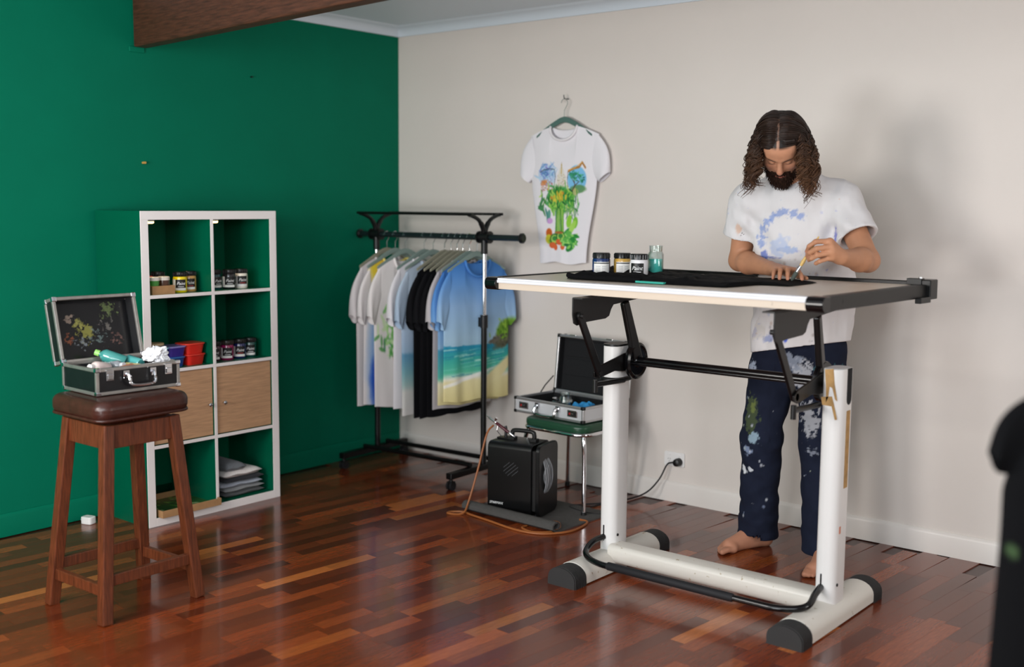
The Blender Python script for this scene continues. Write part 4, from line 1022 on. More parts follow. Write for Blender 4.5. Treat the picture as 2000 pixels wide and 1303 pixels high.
# tilting linkage
for s in (-1, 1):
    xi = s * CX - s * .052                  # inner side of the column
    xp = xi - s * .010
    def plate(poly, x, th, name, m='charcoal_metal', **k): return MB().prism(poly, YZ, x - th / 2, x + th / 2).build(name, m, dt, smooth=30, bevel=.0015, **k)
    plate([(-.40, 1.160), (-.40, 1.095), (-.392, 1.062), (-.37, 1.052), (-.345, 1.058), (-.30, 1.062), (-.18, 1.066), (-.155, 1.075), (-.142, 1.10), (-.125, 1.118), (.18, 1.14), (.18, 1.160)], xp, .006, 'side_bracket')
    MB().box(xp - .045 if s > 0 else xp, xp if s > 0 else xp + .045, -.40, .22, 1.157, 1.163).build('mount_plate', 'charcoal_metal', dt, smooth=0)
    MB().bar((xp - s * .010, -.365, 1.090), (xi - s * .014, -.215, .845), .012, .036).build('link_arm', 'black_metal', dt, smooth=0, bevel=.003)
    MB().bar((xp - s * .004, -.05, 1.125), (xi - s * .026, .035, .875), .024, .036, .026, .052).build('link_arm', 'black_metal', dt, smooth=0, bevel=.006)
    plate([(-.245, .858), (-.215, .876), (-.03, .912), (.07, .915), (.07, .842), (-.04, .838), (-.10, .846), (-.215, .828), (-.242, .838)], xi - s * .004, .008, 'lower_link', 'black_metal')
    b = MB(); Mr = Matrix.Translation((xi - s * .009, .035, .876)) @ Matrix.Rotation(R(-90 * s), 4, 'Y')
    b.lathe([(0, 0), (.072, 0), (.076, .006), (.076, .020), (.066, .026), (.058, .020), (.03, .020), (.024, .030), (0, .030)], n=32, M=Mr); b.build('hub', 'black_gloss', dt, smooth=35)
    for (y, z, xx) in ((-.365, 1.09, xp - s * .017), (-.22, .852, xi - s * .012)):
        MB().lathe([(0, -.012), (.014, -.012), (.014, 0), (.009, 0), (.009, .012), (0, .012)], n=12, M=Matrix.Translation((xx, y, z)) @ Matrix.Rotation(R(-90 * s), 4, 'Y')).build('pivot_bolt', 'charcoal_metal', dt)
    # clamp lever with a strap round the column
    if s < 0: MB().tube([(s * CX + p[0] * 1.06, p[1] * 1.06, .800) for p in st_], .010, 8, closed=True).build('clamp_strap', 'black_plastic', dt, smooth=60)
    lv = MB().cyl((xi - s * .004, -.03, .800), (xi - s * .006, -.235, .806), .011, n=12).build('clamp_lever', 'black_metal', dt)
    MB().cyl((xi - s * .006, -.235, .775), (xi - s * .006, -.235, .825), .010, n=12).build('lever_knob', 'black_plastic', lv)
MB().cyl((-CX + .045, .035, .876), (CX - .045, .035, .876), .017, n=16).build('torsion_bar', 'black_gloss', dt, smooth=60)
MB().cyl((-CX + .045, .005, .868), (CX - .045, .005, .868), .008, n=12).build('spring_rod', 'black_gloss', dt, smooth=60)

# the board, tilted a little up at its rear edge
BT = Matrix.Translation((-.132, .060, 1.2165)) @ Matrix.Rotation(R(-3.8), 4, 'Z') @ Matrix.Rotation(R(.25), 4, 'X') @ Matrix.Rotation(R(-.35), 4, 'Y')
def bpart(b, name, m, **k):
    o = b.build(name, m, dt, **k); o.matrix_local = BT; return o
HW, HD = .752, .425
bpart(MB().box(-HW + .02, HW - .035, -HD + .012, HD - .02, -.006, 0), 'board_top', 'laminate', smooth=0)
bpart(MB().box(-HW + .02, HW - .035, -HD + .010, HD - .02, -.044, -.006), 'board_core', 'cream_edge', smooth=0, bevel=.001)
b = MB(); b.prism([(-HD + .010, -.018), (-HD + .001, -.018), (-HD, -.014), (-HD, -.007), (-HD + .004, -.005), (-HD + .004, .0015), (-HD + .030, .0025), (-HD + .032, 0), (-HD + .010, -.001)], YZ, -HW + .04, HW - .055)
bpart(b, 'edge_strip', 'strip_white', smooth=0, bevel=.0008, label='white metal straightedge strip')
for s in (-1, 1):
    xa, xb = (-HW - .012, -HW + .02) if s < 0 else (HW - .034, HW + .004)
    rl = bpart(MB().box(xa, xb, -HD + .03, HD - .02, -.046, .003), 'side_rail', 'charcoal_metal', smooth=0, bevel=.004)
    MB().box(xa + .004, xb - .004, -HD + .06, HD - .06, .003, .0042).build('rail_groove', 'black_plastic', rl, smooth=0)
    if s > 0: MB().box(xb - .001, xb + .0006, -HD + .135, -HD + .141, -.026, -.012).build('slot', 'label_black', rl, smooth=0)
    xc, xd = (-HW - .016, -HW + .075) if s < 0 else (HW - .055, HW + .008)
    cp_ = [(-HD - .012 + .022 * (1 - math.sin(R(a))), -.022 + .026 * math.cos(R(a))) for a in range(0, 181, 20)] + [(-HD + .045, -.048), (-HD + .045, .004)]
    bpart(MB().prism(cp_, YZ, xc, xd if s > 0 else -HW + .045), 'corner_cap', 'black_gloss', smooth=35, bevel=.002)
bpart(MB().box(-HW + .05, HW - .035, HD - .028, HD - .004, -.02, .014), 'rear_rail', 'black_metal', smooth=0, bevel=.003)
bpart(MB().box(-HW + .03, HW + .02, HD - .02, HD - .0, -.044, -.02), 'rear_edge', 'charcoal_metal', smooth=0, bevel=.002)
rb = bpart(MB().box(HW - .055, HW + .022, HD - .055, HD + .012, -.052, .022), 'rail_bracket', 'black_metal', smooth=0, bevel=.004)
MB().box(HW - .07, HW - .012, HD - .06, HD - .03, .002, .026).build('cable_clamp', 'black_plastic', rb, smooth=0, bevel=.002)
MB().box(HW + .0, HW + .024, HD - .14, HD - .052, -.062, -.040).build('bracket_arm', 'black_metal', rb, smooth=0, bevel=.002)
MB().cyl((HW - .02, HD - .048, .026), (HW - .02, HD - .048, .032), .007, n=12).build('screw', 'steel', rb)

# ------------------------------------------------------------------ on the board
DTM = dt.matrix_world
bpy.context.view_layer.update(); BW = dt.matrix_world @ BT
def on_board(x, y):     # world point of the board's surface above world x, y
    o = BW @ Vector((0, 0, 0)); n = (BW.to_3x3() @ Vector((0, 0, 1))).normalized()
    return Vector((x, y, o.z - (n.x * (x - o.x) + n.y * (y - o.y)) / n.z))
def ob(x, y, dz=.0005): p = on_board(x, y); return (p.x, p.y, p.z + dz)
GJ = 'jars standing on the drafting table'
paint_jar(ob(2.262, -1.09, .003), '#173062', 'navy blue paint jar with a white label on the drafting table', FC - .05, r=.037, h=.102, style='white', group=GJ)
paint_jar(ob(2.316, -1.015, .003), '#caa04c', 'golden ochre paint jar with a white label on the drafting table', FC + .1, r=.036, h=.100, style='white', group=GJ)
paint_jar(ob(2.440, -1.08, .003), '#e4e2e4', 'white paint jar with a black label on the drafting table', FC - .35, r=.037, h=.102, group=GJ)
p = ob(2.452, -.975, .003)
g = glass_jar('glass_jar', p, .033, .132, 'glass jar half full of turquoise liquid on the drafting table', GJ)
MB().lathe([(0, .0075), (.024, .0075), (.0292, .012), (.0292, .078), (0, .078)], n=28).build('liquid', 'turquoise', g, smooth=50, label='turquoise liquid')
# black shirt stretched over a board, being painted
nx, ny = 110, 60; P = np.zeros((ny, nx, 3)); rq = np.random.default_rng(5)
Cc = np.zeros((ny, nx, 3)); Cc[:] = hx('#0d0d0f')
for j in range(ny):
    for i in range(nx):
        u, v = i / (nx - 1), j / (ny - 1)
        x = 2.20 + .885 * u - .09 * (1 - u) * v; yf = -1.245 - .03 * u; yb = -.84 + .02 * u
        if u > .86: yf = -1.06
        elif u > .83: yf = yf + (u - .83) / .03 * (-1.06 - yf)
        y = yf + (yb - yf) * v
        qv = np.array([[u * 2.2, v * 1.0, .7]])
        edge_ = min(1, 12 * min(u, 1 - u, v * .8, (1 - v))) ** .6
        w = max(0, .75 - u) * .046 * max(0, float(fbm(qv, 6)[0]) * 1.8 - .45) + .006 * float(vnoise(qv, 14)[0]) * (u < .85) + .010 * max(0, math.sin(u * 22 + v * 4)) * (u < .62) * (v < .35) * (1 - v)
        P[j, i] = (x, y, on_board(x, y).z + .003 + edge_ * (.011 + w))
gz = fbm(P, 30); Cc = np.clip(np.array(hx('#0c0c0e')) * (1 + 1.2 * (gz[..., None] - .5)), 0, 1)
Cc[(fbm(P * [1, 3, 1], 14) > .60) & (np.arange(ny)[:, None] > 14)] = hx('#2a2824')
b = MB(); b.grid(P, C=Cc); Q = P.copy(); Q[..., 2] -= .0085
for j in range(ny):
    for i in range(nx): Q[j, i, 2] = on_board(Q[j, i, 0], Q[j, i, 1]).z + .0028
b.grid(Q, flip=True, col=hx('#0c0c0e'))
bs = empty('t_shirt', (0, 0, 0), 0, 'black t-shirt spread flat on the drafting table and being painted', 't-shirt')
b.build('shirt_body', 'cloth', bs, smooth=60, colors=True, fix=False)
MB().tube(spline([(2.20, -1.235, on_board(2.20, -1.235).z + .018), (2.24, -1.243, on_board(2.2, -1.24).z + .014), (2.36, -1.252, on_board(2.3, -1.25).z + .012), (2.5, -1.254, on_board(2.5, -1.25).z + .011), (2.56, -1.252, on_board(2.56, -1.25).z + .010)], 8), [.011] * 8 + [.009] * 25, 10, col=hx('#0d0d0f')).build('rolled_hem', 'cloth', bs, smooth=60, colors=True)
pb = empty('painting_board', ob(2.60, -1.258, .003), R(-3), 'turquoise painting board showing at the edge of the black shirt', 'board')
MB().box(-.055, .075, -.012, .012, 0, .007).build('board_edge', mat('teal_board', '#2fae9c', .4), pb, smooth=0, bevel=.001)
p0, p1 = on_board(2.56, -.80), on_board(2.70, -.775)
pc = empty('pencil', (0, 0, 0), 0, 'orange pencil lying by the rear rail of the drafting table', 'pencil')
MB().cyl((p0.x, p0.y, p0.z + .0045), (p1.x, p1.y, p1.z + .0045), .004, n=6).build('barrel', mat('pencil_orange', '#c9743a', .4), pc)
d_ = (p1 - p0).normalized(); MB().tube([p1 + Vector((0, 0, .0045)), p1 + d_ * .014 + Vector((0, 0, .0045))], [.004, .0006], 6).build('tip', 'cream_edge', pc)

# ------------------------------------------------------------------ black shirt on a stand, right foreground
gs = empty('garment_stand', (4.555, -2.50, 0), 0, 'slim black garment stand at the right edge of the view', 'stand')
MB().cyl((0, 0, .02), (0, 0, 1.37), .014, n=12).build('pole', 'black_metal', gs)
MB().lathe([(0, 0), (.15, 0), (.15, .012), (.02, .024), (0, .024)], n=32).build('base', 'black_metal', gs)
MB().cyl((-.05, -.012, 1.365), (.05, -.012, 1.365), .010, n=10).build('crossbar', 'black_metal', gs)
hanger((4.555, -2.525, 1.2785), R(32), 'black_plastic', 'black hanger on the slim garment stand', None, half=.19)
bcv = Canvas(160, 240, '#0b0b0d'); q = random.Random(9)
for k in range(70): bcv.ell(.40 + .22 * q.gauss(0, 1), .40 + .10 * q.gauss(0, 1), .02, .014, q.choice(['#8a8a48', '#3a4a8a', '#5a7a4a', '#9a7a3a', '#4a5a54']), .6, q.random() * 90, .6)
bcv.ell(.2, .86, .25, .05, '#4a100e', .9, -20, .8, .3, 8)
t = empty('t_shirt', (4.555, -2.525, 1.234), R(32), 'black t-shirt with small coloured paint flecks at the right edge', 't-shirt')
t_shirt(t, of(bcv), seed=40, nu=90, nv=130, sw=.215, chest=.288, hem=.30, L=.82, dep=.05, fold=.01, cuff_out=(.10, -.185), cuff_in=(.010, -.225), drop=.055)

# ------------------------------------------------------------------ the painter
class Field:
    """signed distance grid, polygonised with surface nets"""
    def __init__(s, lo, hi, h):
        s.lo = np.array(lo, float); s.h = h; s.n = np.ceil((np.array(hi) - s.lo) / h).astype(int) + 1
        s.D = np.full(s.n, 9., np.float32)
    def _g(s, lo, hi):
        a = np.clip(np.floor((np.array(lo) - s.lo) / s.h).astype(int), 0, s.n - 1); b = np.clip(np.ceil((np.array(hi) - s.lo) / s.h).astype(int) + 1, 1, s.n)
        ax = [(s.lo[k] + s.h * np.arange(a[k], b[k])).astype(np.float32) for k in range(3)]
        return tuple(slice(a[k], b[k]) for k in range(3)), ax[0][:, None, None], ax[1][None, :, None], ax[2][None, None, :]
    def _mix(s, sl, d, k, op):
        A = s.D[sl]
        if op == 'sub': d = -d; h = np.clip(.5 - .5 * (d - A) / k, 0, 1); s.D[sl] = A * h + d * (1 - h) + k * h * (1 - h); return
        h = np.clip(.5 + .5 * (A - d) / k, 0, 1); s.D[sl] = A * (1 - h) + d * h - k * h * (1 - h)
    def cone(s, a, b, ra, rb, k=.01, op='add', sq=None):
        """tapered capsule; sq=(axis vector, factor) flattens it along that axis"""
        a = np.array(a, float); b = np.array(b, float); R_ = max(ra, rb) + k + 2 * s.h
        sl, X, Y, Z = s._g(np.minimum(a, b) - R_, np.maximum(a, b) + R_)
        ba = b - a; L2 = ba @ ba + 1e-12
        px, py, pz = X - a[0], Y - a[1], Z - a[2]
        t = np.clip((px * ba[0] + py * ba[1] + pz * ba[2]) / L2, 0, 1)
        qx, qy, qz = px - t * ba[0], py - t * ba[1], pz - t * ba[2]
        d2 = qx * qx + qy * qy + qz * qz
        if sq is not None:
            w = np.array(sq[0]) / np.linalg.norm(sq[0]); c = qx * w[0] + qy * w[1] + qz * w[2]; d2 = d2 + c * c * (sq[1] ** 2 - 1)
        s._mix(sl, np.sqrt(d2) - (ra + (rb - ra) * t), k, op); return s
    def ell(s, c, r, M=None, k=.01, op='add'):
        """ellipsoid; M rows are its axes"""
        c = np.array(c, float); r = np.array(r, float); M = np.eye(3) if M is None else np.array(M); R_ = r.max() + k + 2 * s.h
        sl, X, Y, Z = s._g(c - R_, c + R_)
        px, py, pz = X - c[0], Y - c[1], Z - c[2]
        l = [(px * M[i][0] + py * M[i][1] + pz * M[i][2]) for i in range(3)]
        k0 = np.sqrt(sum((l[i] / r[i]) ** 2 for i in range(3))); k1 = np.sqrt(sum((l[i] / r[i] ** 2) ** 2 for i in range(3))) + 1e-9
        s._mix(sl, k0 * (k0 - 1) / k1, k, op); return s
    def disp(s, fn):
        """displace near the surface: fn(points) -> distance"""
        m = np.abs(s.D) < .03; idx = np.argwhere(m); s.D[m] -= fn(s.lo + idx * s.h).astype(np.float32); return s
    def cut(s, p, n, k=.004):
        """remove the half space on the side n points to"""
        n = np.array(n, float) / np.linalg.norm(n); sl, X, Y, Z = s._g(s.lo, s.lo + s.h * s.n)
        s.D = np.maximum(s.D, (X - p[0]) * n[0] + (Y - p[1]) * n[1] + (Z - p[2]) * n[2]).astype(np.float32); return s
    def mesh(s):
        D = s.D; S_ = D < 0; n = D.shape; any_ = np.zeros([k - 1 for k in n], bool); all_ = np.ones_like(any_)
        offs = [(i, j, k) for i in (0, 1) for j in (0, 1) for k in (0, 1)]
        v = lambda A, o: A[o[0]:n[0] - 1 + o[0], o[1]:n[1] - 1 + o[1], o[2]:n[2] - 1 + o[2]]
        for o in offs: any_ |= v(S_, o); all_ &= v(S_, o)
        cells = np.argwhere(any_ & ~all_); idm = np.full(any_.shape, -1, np.int32); idm[tuple(cells.T)] = np.arange(len(cells))
        acc = np.zeros((len(cells), 3)); cnt = np.zeros(len(cells))
        for o in offs:
            for ax in range(3):
                if o[ax]: continue
                p = list(o); p[ax] = 1
                a = D[cells[:, 0] + o[0], cells[:, 1] + o[1], cells[:, 2] + o[2]]; b = D[cells[:, 0] + p[0], cells[:, 1] + p[1], cells[:, 2] + p[2]]
                m = (a < 0) != (b < 0); t = np.where(m, a / np.where(m, a - b, 1), 0); q = np.tile(np.array(o, float), (len(cells), 1)); q[:, ax] += t
                acc[m] += q[m]; cnt[m] += 1
        V = s.lo + (cells + acc / cnt[:, None]) * s.h; F = []
        for ax in range(3):
            o1, o2 = [k for k in range(3) if k != ax]
            sl0 = [slice(None)] * 3; sl1 = [slice(None)] * 3; sl0[ax] = slice(0, -1); sl1[ax] = slice(1, None)
            A, B = S_[tuple(sl0)], S_[tuple(sl1)]; E = np.argwhere(A != B)
            E = E[(E[:, o1] > 0) & (E[:, o2] > 0) & (E[:, o1] < n[o1] - 1) & (E[:, o2] < n[o2] - 1)]
            fl = A[tuple(E.T)]
            def at_(d1, d2): q = E.copy(); q[:, o1] -= d1; q[:, o2] -= d2; return idm[tuple(q.T)]
            q = np.stack([at_(1, 1), at_(0, 1), at_(0, 0), at_(1, 0)], 1)
            rev = fl if ax != 1 else ~fl
            q[~rev] = q[~rev][:, ::-1]; F.append(q)
        return V, np.concatenate(F)

def relax(V, F, it=2, lam=.5):
    e = np.concatenate([F[:, [0, 1]], F[:, [1, 2]], F[:, [2, 3]], F[:, [3, 0]]]); e = np.concatenate([e, e[:, ::-1]])
    c = np.bincount(e[:, 0], minlength=len(V)).astype(float)[:, None]
    for _ in range(it):
        A = np.stack([np.bincount(e[:, 0], weights=V[e[:, 1], k], minlength=len(V)) for k in range(3)], 1); V = V + lam * (A / np.maximum(c, 1) - V)
    return V
def np_mesh(name, V, F, C, m, parent):
    me = bpy.data.meshes.new(name); me.vertices.add(len(V)); me.vertices.foreach_set('co', V.astype(np.float32).ravel())
    me.loops.add(F.size); me.loops.foreach_set('vertex_index', F.astype(np.int32).ravel()); me.polygons.add(len(F))
    me.polygons.foreach_set('loop_start', np.arange(0, F.size, 4, dtype=np.int32)); me.update(calc_edges=True); me.validate()
    a = me.color_attributes.new('tint', 'FLOAT_COLOR', 'POINT'); arr = np.ones((len(V), 4), np.float32); arr[:, :3] = C; a.data.foreach_set('color', arr.ravel())
    me.polygons.foreach_set('use_smooth', [True] * len(me.polygons)); me.materials.append(MATS[m])
    o = bpy.data.objects.new(name, me); COL.objects.link(o); o.parent = parent; return o
A3 = lambda *a: np.array(a, float)

# --- joints (metres, world); the painter's Empty stands between his feet
man = empty('person', (0, 0, 0), 0, 'barefoot man with long wavy hair and beard, paint-stained white t-shirt, leaning over the table', 'person')
HIP_R, HIP_L = A3(2.755, -.475, .93), A3(2.945, -.425, .93)
KNE_R, KNE_L = A3(2.715, -.50, .52), A3(2.965, -.455, .52)
ANK_R, ANK_L = A3(2.672, -.395, .085), A3(3.000, -.44, .085)
PEL, CHE, NEC = A3(2.850, -.45, 1.0), A3(2.868, -.545, 1.40), A3(2.880, -.60, 1.615)
SHO_R, SHO_L = A3(2.700, -.655, 1.528), A3(3.045, -.530, 1.53)
ELB_R, WRI_R = A3(2.640, -.610, 1.285), A3(2.865, -.785, 1.268)
ELB_L, WRI_L = A3(3.200, -.615, 1.305), A3(3.190, -.845, 1.325)
side = (SHO_L - SHO_R) / np.linalg.norm(SHO_L - SHO_R); fwd = np.cross(side, A3(0, 0, 1)); fwd /= np.linalg.norm(fwd)
# head frame
YAW, PIT, ROL = R(22), R(50), R(0)
fh = A3(math.sin(YAW), -math.cos(YAW), 0); HL = A3(math.cos(YAW), math.sin(YAW), 0)
HF = fh * math.cos(PIT) - A3(0, 0, 1) * math.sin(PIT); HU = fh * math.sin(PIT) + A3(0, 0, 1) * math.cos(PIT)
HL, HU = HL * math.cos(ROL) + HU * math.sin(ROL), HU * math.cos(ROL) - HL * math.sin(ROL)
HC = A3(2.902, -.790, 1.751); HM = np.array([HL, HF, HU])
HS = .95
hp_ = lambda l, f, u: HC + (HL * l + HF * f + HU * u) * HS

B = Field((2.50, -1.02, -.005), (3.40, -.24, 1.92), .0042)
# legs, trunk (under the clothes) and arms
for h_, k_, a_ in ((HIP_R, KNE_R, ANK_R), (HIP_L, KNE_L, ANK_L)):
    B.cone(h_ - A3(0, 0, .02), k_, .066, .050, .02); B.cone(k_, (k_ * .6 + a_ * .4) + A3(0, .012, 0), .050, .052, .02); B.cone(k_ * .6 + a_ * .4 + A3(0, .012, 0), a_, .050, .036, .02)
B.cone(PEL + A3(0, 0, .02), CHE, .100, .125, .03, sq=(fwd, 1.35)); B.cone(CHE, NEC - A3(0, 0, .09), .135, .10, .03, sq=(fwd, 1.35))
B.cone(SHO_R, SHO_L, .058, .058, .04)
for s_, e_, w_ in ((SHO_R, ELB_R, WRI_R), (SHO_L, ELB_L, WRI_L)):
    B.cone(s_, e_, .056, .044, .03); m_ = e_ * .68 + w_ * .32; B.cone(e_, m_, .043, .046, .02); B.cone(m_, w_, .045, .0285, .02)
# feet
def foot(heel, ball, ank, toes_dir, out):
    heel, ball = A3(*heel), A3(*ball); d = (ball - heel); d /= np.linalg.norm(d); sd = np.cross(d, A3(0, 0, 1)) * out   # sd points to the big toe side
    B.cone(ank, heel + A3(0, 0, .035), .034, .032, .02); B.cone(heel + A3(0, 0, .030), ball + A3(0, 0, .024), .031, .026, .02); B.cone(ank + d * .02, ball + A3(0, 0, .026), .034, .024, .03)
    B.cone(heel + A3(0, 0, .022) - sd * .008, ball + A3(0, 0, .018) - sd * .026, .022, .018, .015); B.cone(ball + sd * .026 + A3(0, 0, .02), ball - sd * .034 + A3(0, 0, .016), .021, .015, .015)
    for k in range(5):
        o_ = .034 - k * .0165; ln = (.062, .060, .052, .043, .033)[k]; r_ = (.0130, .0098, .0092, .0088, .0082)[k]
        b0 = ball + sd * o_ + A3(0, 0, .018) + d * .004 * (k < 3); m_ = b0 + d * ln * .55 + A3(0, 0, .002); t_2 = b0 + d * ln + A3(0, 0, -.018 + r_ + .001)
        B.cone(b0, m_, r_ * 1.05, r_ * .9, .006); B.cone(m_, t_2, r_ * .9, r_ * .95, .004)
foot((2.690, -.385, 0), (2.612, -.570, 0), ANK_R, None, -1)
foot((3.000, -.420, 0), (3.040, -.615, 0), ANK_L, None, 1)
# hands
def finger(pts, r0, r1, k=.004):
    n_ = len(pts) - 1
    for i in range(n_):
        a, b = r0 + (r1 - r0) * i / n_, r0 + (r1 - r0) * (i + 1) / n_
        B.cone(pts[i], pts[i + 1], a, b, k)
# his right hand lies on the shirt, fingertips down
zr = on_board(2.99, -.88).z + .012
kR = [A3(3.000, -.838, zr + .035), A3(2.980, -.858, zr + .040), A3(2.956, -.866, zr + .037), A3(2.932, -.866, zr + .032)]
tR = [A3(3.062, -.905, zr + .008), A3(3.014, -.928, zr + .008), A3(2.982, -.932, zr + .008), A3(2.950, -.922, zr + .007)]
for i, kk in enumerate(kR):
    B.cone(WRI_R + (kk - WRI_R) * .1, kk, .021, .0135, .014)
    mid = kk * .5 + tR[i] * .5 + A3(0, 0, .016 if i else .012); dst = mid * .42 + tR[i] * .58 + A3(0, 0, .006)
    finger([kk, mid, dst, tR[i]], (.0105, .0108, .0103, .009)[i], (.0078, .008, .0078, .007)[i])
finger([WRI_R + A3(.03, .0, -.004), A3(2.950, -.800, zr + .022), A3(3.010, -.822, zr + .016), A3(3.060, -.862, zr + .009)], .0165, .0085, .008)
# his left hand pinches the brush
kL = [A3(3.168, -.905, 1.386), A3(3.178, -.912, 1.366), A3(3.180, -.908, 1.345), A3(3.176, -.898, 1.326)]
pL = [A3(3.126, -.938, 1.384), A3(3.136, -.950, 1.359), A3(3.138, -.945, 1.334), A3(3.140, -.928, 1.311)]
qL = [A3(3.100, -.936, 1.366), A3(3.108, -.946, 1.343), A3(3.112, -.940, 1.320), A3(3.122, -.920, 1.302)]
tL = [A3(3.083, -.918, 1.345), A3(3.087, -.922, 1.328), A3(3.092, -.918, 1.313), A3(3.116, -.900, 1.304)]
for i in range(4):
    B.cone(WRI_L + (kL[i] - WRI_L) * .1, kL[i], .0215, .0145, .014)
    finger([kL[i], pL[i], qL[i], tL[i]], (.0112, .0115, .011, .0095)[i], (.0082, .0085, .008, .0072)[i])
finger([WRI_L + A3(-.01, -.01, -.006), A3(3.150, -.868, 1.325), A3(3.110, -.885, 1.334), A3(3.078, -.902, 1.335)], .0175, .0088, .008)
# neck and head
B.cone(NEC - A3(0, .0, .06), hp_(0, -.025, -.05), .064, .056, .03)
B.ell(hp_(0, -.012, .028), (.077, .097, .092), HM, .01)
B.ell(hp_(0, .030, -.052), (.062, .066, .080), HM, .03)
B.ell(hp_(0, .062, .040), (.058, .036, .045), HM, .03)
B.cone(hp_(-.046, .035, -.088), hp_(0, .075, -.112), .022, .021, .03); B.cone(hp_(.046, .035, -.088), hp_(0, .075, -.112), .022, .021, .03)
for s in (-1, 1):
    B.ell(hp_(s * .044, .064, -.030), (.022, .022, .020), HM, .02)
    B.ell(hp_(s * .032, .098, -.002), (.019, .016, .012), HM, .012, 'sub')
    B.ell(hp_(s * .031, .082, -.003), (.0155, .0135, .0125), HM, .004)
    B.cone(hp_(s * .012, .096, .016), hp_(s * .046, .082, .020), .0085, .006, .010)
    B.ell(hp_(s * .012, .099, -.043), (.009, .010, .008), HM, .006)
    B.ell(hp_(s * .079, -.006, -.010), (.009, .020, .032), HM, .006)
B.cone(hp_(0, .092, .008), hp_(0, .113, -.036), .0085, .0125, .008)
B.ell(hp_(0, .114, -.040), (.0115, .011, .009), HM, .006)
B.cone(hp_(-.018, .090, -.070), hp_(.018, .090, -.070), .0075, .0075, .006); B.cone(hp_(0, .0955, -.0695), hp_(0, .0955, -.0705), .007, .007, .006)
B.cone(hp_(-.015, .089, -.081), hp_(.015, .089, -.081), .0075, .0075, .004)
V, F = B.mesh(); V = relax(V, F, 2, .45)
hd = (V - HC) @ HM.T
C = np.zeros((len(V), 3)); C[:] = hx('#c08a6c')
nz = fbm(V, 40)[:, None]; C *= (.88 + .24 * nz)
def blend(m, c, al=1.0):
    global C
    m = (np.clip(m, 0, 1) * al)[:, None]; C = C * (1 - m) + np.array(hx(c)) * m
headm = (V[:, 2] > 1.5)
face = headm & (hd[:, 1] > .03)
arm = (V[:, 2] > 1.2) & (V[:, 2] < 1.5) & ~headm
blend(arm * .8, '#b5805f', .6)
blend(headm * (hd[:, 2] > .075) * (1 - np.clip((np.abs(hd[:, 0] + .006) - .002) / .003, 0, 1)), '#b08a78', .9)
blend(headm * np.clip((hd[:, 2] - .066) / .01, 0, 1) * np.clip((np.abs(hd[:, 0] + .006) - .003) / .003, 0, 1), '#1a1310')
lip = face * np.exp(-(((hd[:, 0]) / .022) ** 4 + ((hd[:, 2] + .0755) / .0105) ** 4)) * (hd[:, 1] > .08); blend(lip, '#a85f58', .8)
blend(face * np.exp(-((hd[:, 2] + .0755) / .0014) ** 2) * (np.abs(hd[:, 0]) < .024) * (hd[:, 1] > .078), '#5a2a26', .8)
for s in (-1, 1):
    br = face * np.exp(-(((hd[:, 0] - s * .030) / .019) ** 4 + ((hd[:, 2] - .0135 - .14 * (np.abs(hd[:, 0]) - .03)) / .0062) ** 2)); blend(br, '#22140e', .95)
    la = face * np.exp(-(((hd[:, 0] - s * .031) / .016) ** 4 + ((hd[:, 2] + .011) / .0022) ** 2)); blend(la, '#2a1812', .85)
    blend(face * np.exp(-(((hd[:, 0] - s * .045) / .018) ** 2 + ((hd[:, 2] + .032) / .018) ** 2)), '#c07a62', .45)
blend(face * np.exp(-((hd[:, 0] / .016) ** 2 + ((hd[:, 2] + .038) / .014) ** 2)), '#c27a64', .5)
for k, tp_ in enumerate(tR + tL):
    blend(np.exp(-(np.linalg.norm(V - tp_, axis=1) / .013) ** 2), '#c98470', .5)
blend((V[:, 2] < .12) * 1.0, '#b07a62', .7)
np_mesh('body', V, F, C, 'skin', man)

# --- trousers
T_ = Field((2.55, -.72, .0), (3.20, -.22, 1.12), .0055)
hem_R, hem_L = A3(2.672, -.420, .045), A3(2.995, -.455, .045)
for h_, k_, e_ in ((HIP_R, KNE_R, hem_R), (HIP_L, KNE_L, hem_L)):
    T_.cone(h_ - A3(0, 0, .03), k_, .102, .083, .03); T_.cone(k_, e_, .083, .086, .03)
T_.cone(HIP_R + A3(.035, 0, .03), HIP_L + A3(-.035, 0, .03), .112, .112, .04, sq=(fwd, 1.15))
T_.disp(lambda p: .011 * (fbm(p * [1, 1, 1.3], 10, 3) - .5) * 2 + .0025 * np.sin(p[:, 2] * 75 + 5 * np.sin(p[:, 0] * 22) + 30 * p[:, 0]) * np.exp(-((p[:, 2] - .16) / .16) ** 2) + .003 * np.sin(p[:, 2] * 48 + 30 * p[:, 0]) * np.exp(-((p[:, 2] - .52) / .14) ** 2))
for e_, k_ in ((hem_R, KNE_R), (hem_L, KNE_L)): T_.cone(e_ - A3(0, 0, .10), e_ + (k_ - e_) * .12, .076, .073, .004, 'sub')
T_.cone(A3(2.85, -.45, .86), A3(2.845, -.465, .775), .085, .055, .04)
T_.cut((0, 0, .048), (0, 0, -1)); T_.cut((0, 0, 1.0), (0, 0, 1))
V, F = T_.mesh(); V = relax(V, F, 1, .4)
C = np.zeros((len(V), 3)); C[:] = hx('#1b2030'); C *= (.8 + .4 * fbm(V, 30))[:, None]
qq = random.Random(17)
def splash(cx, cz, rx, rz, col, al=.9, thr=.5, sc=70):
    m = np.exp(-(((V[:, 0] - cx) / rx) ** 2 + ((V[:, 2] - cz) / rz) ** 2)); n_ = fbm(V + 3.7 * cx + cz, sc, 3)
    blend(np.clip((m * .75 + n_ - .5 - thr) / .10, 0, 1), col, al)
frontm = 1
splash(2.90, .80, .05, .10, '#b9bcc4', .9, .36); splash(2.86, .86, .05, .05, '#8f98a8', .8, .42); splash(2.95, .62, .05, .09, '#a8aab0', .8, .42)
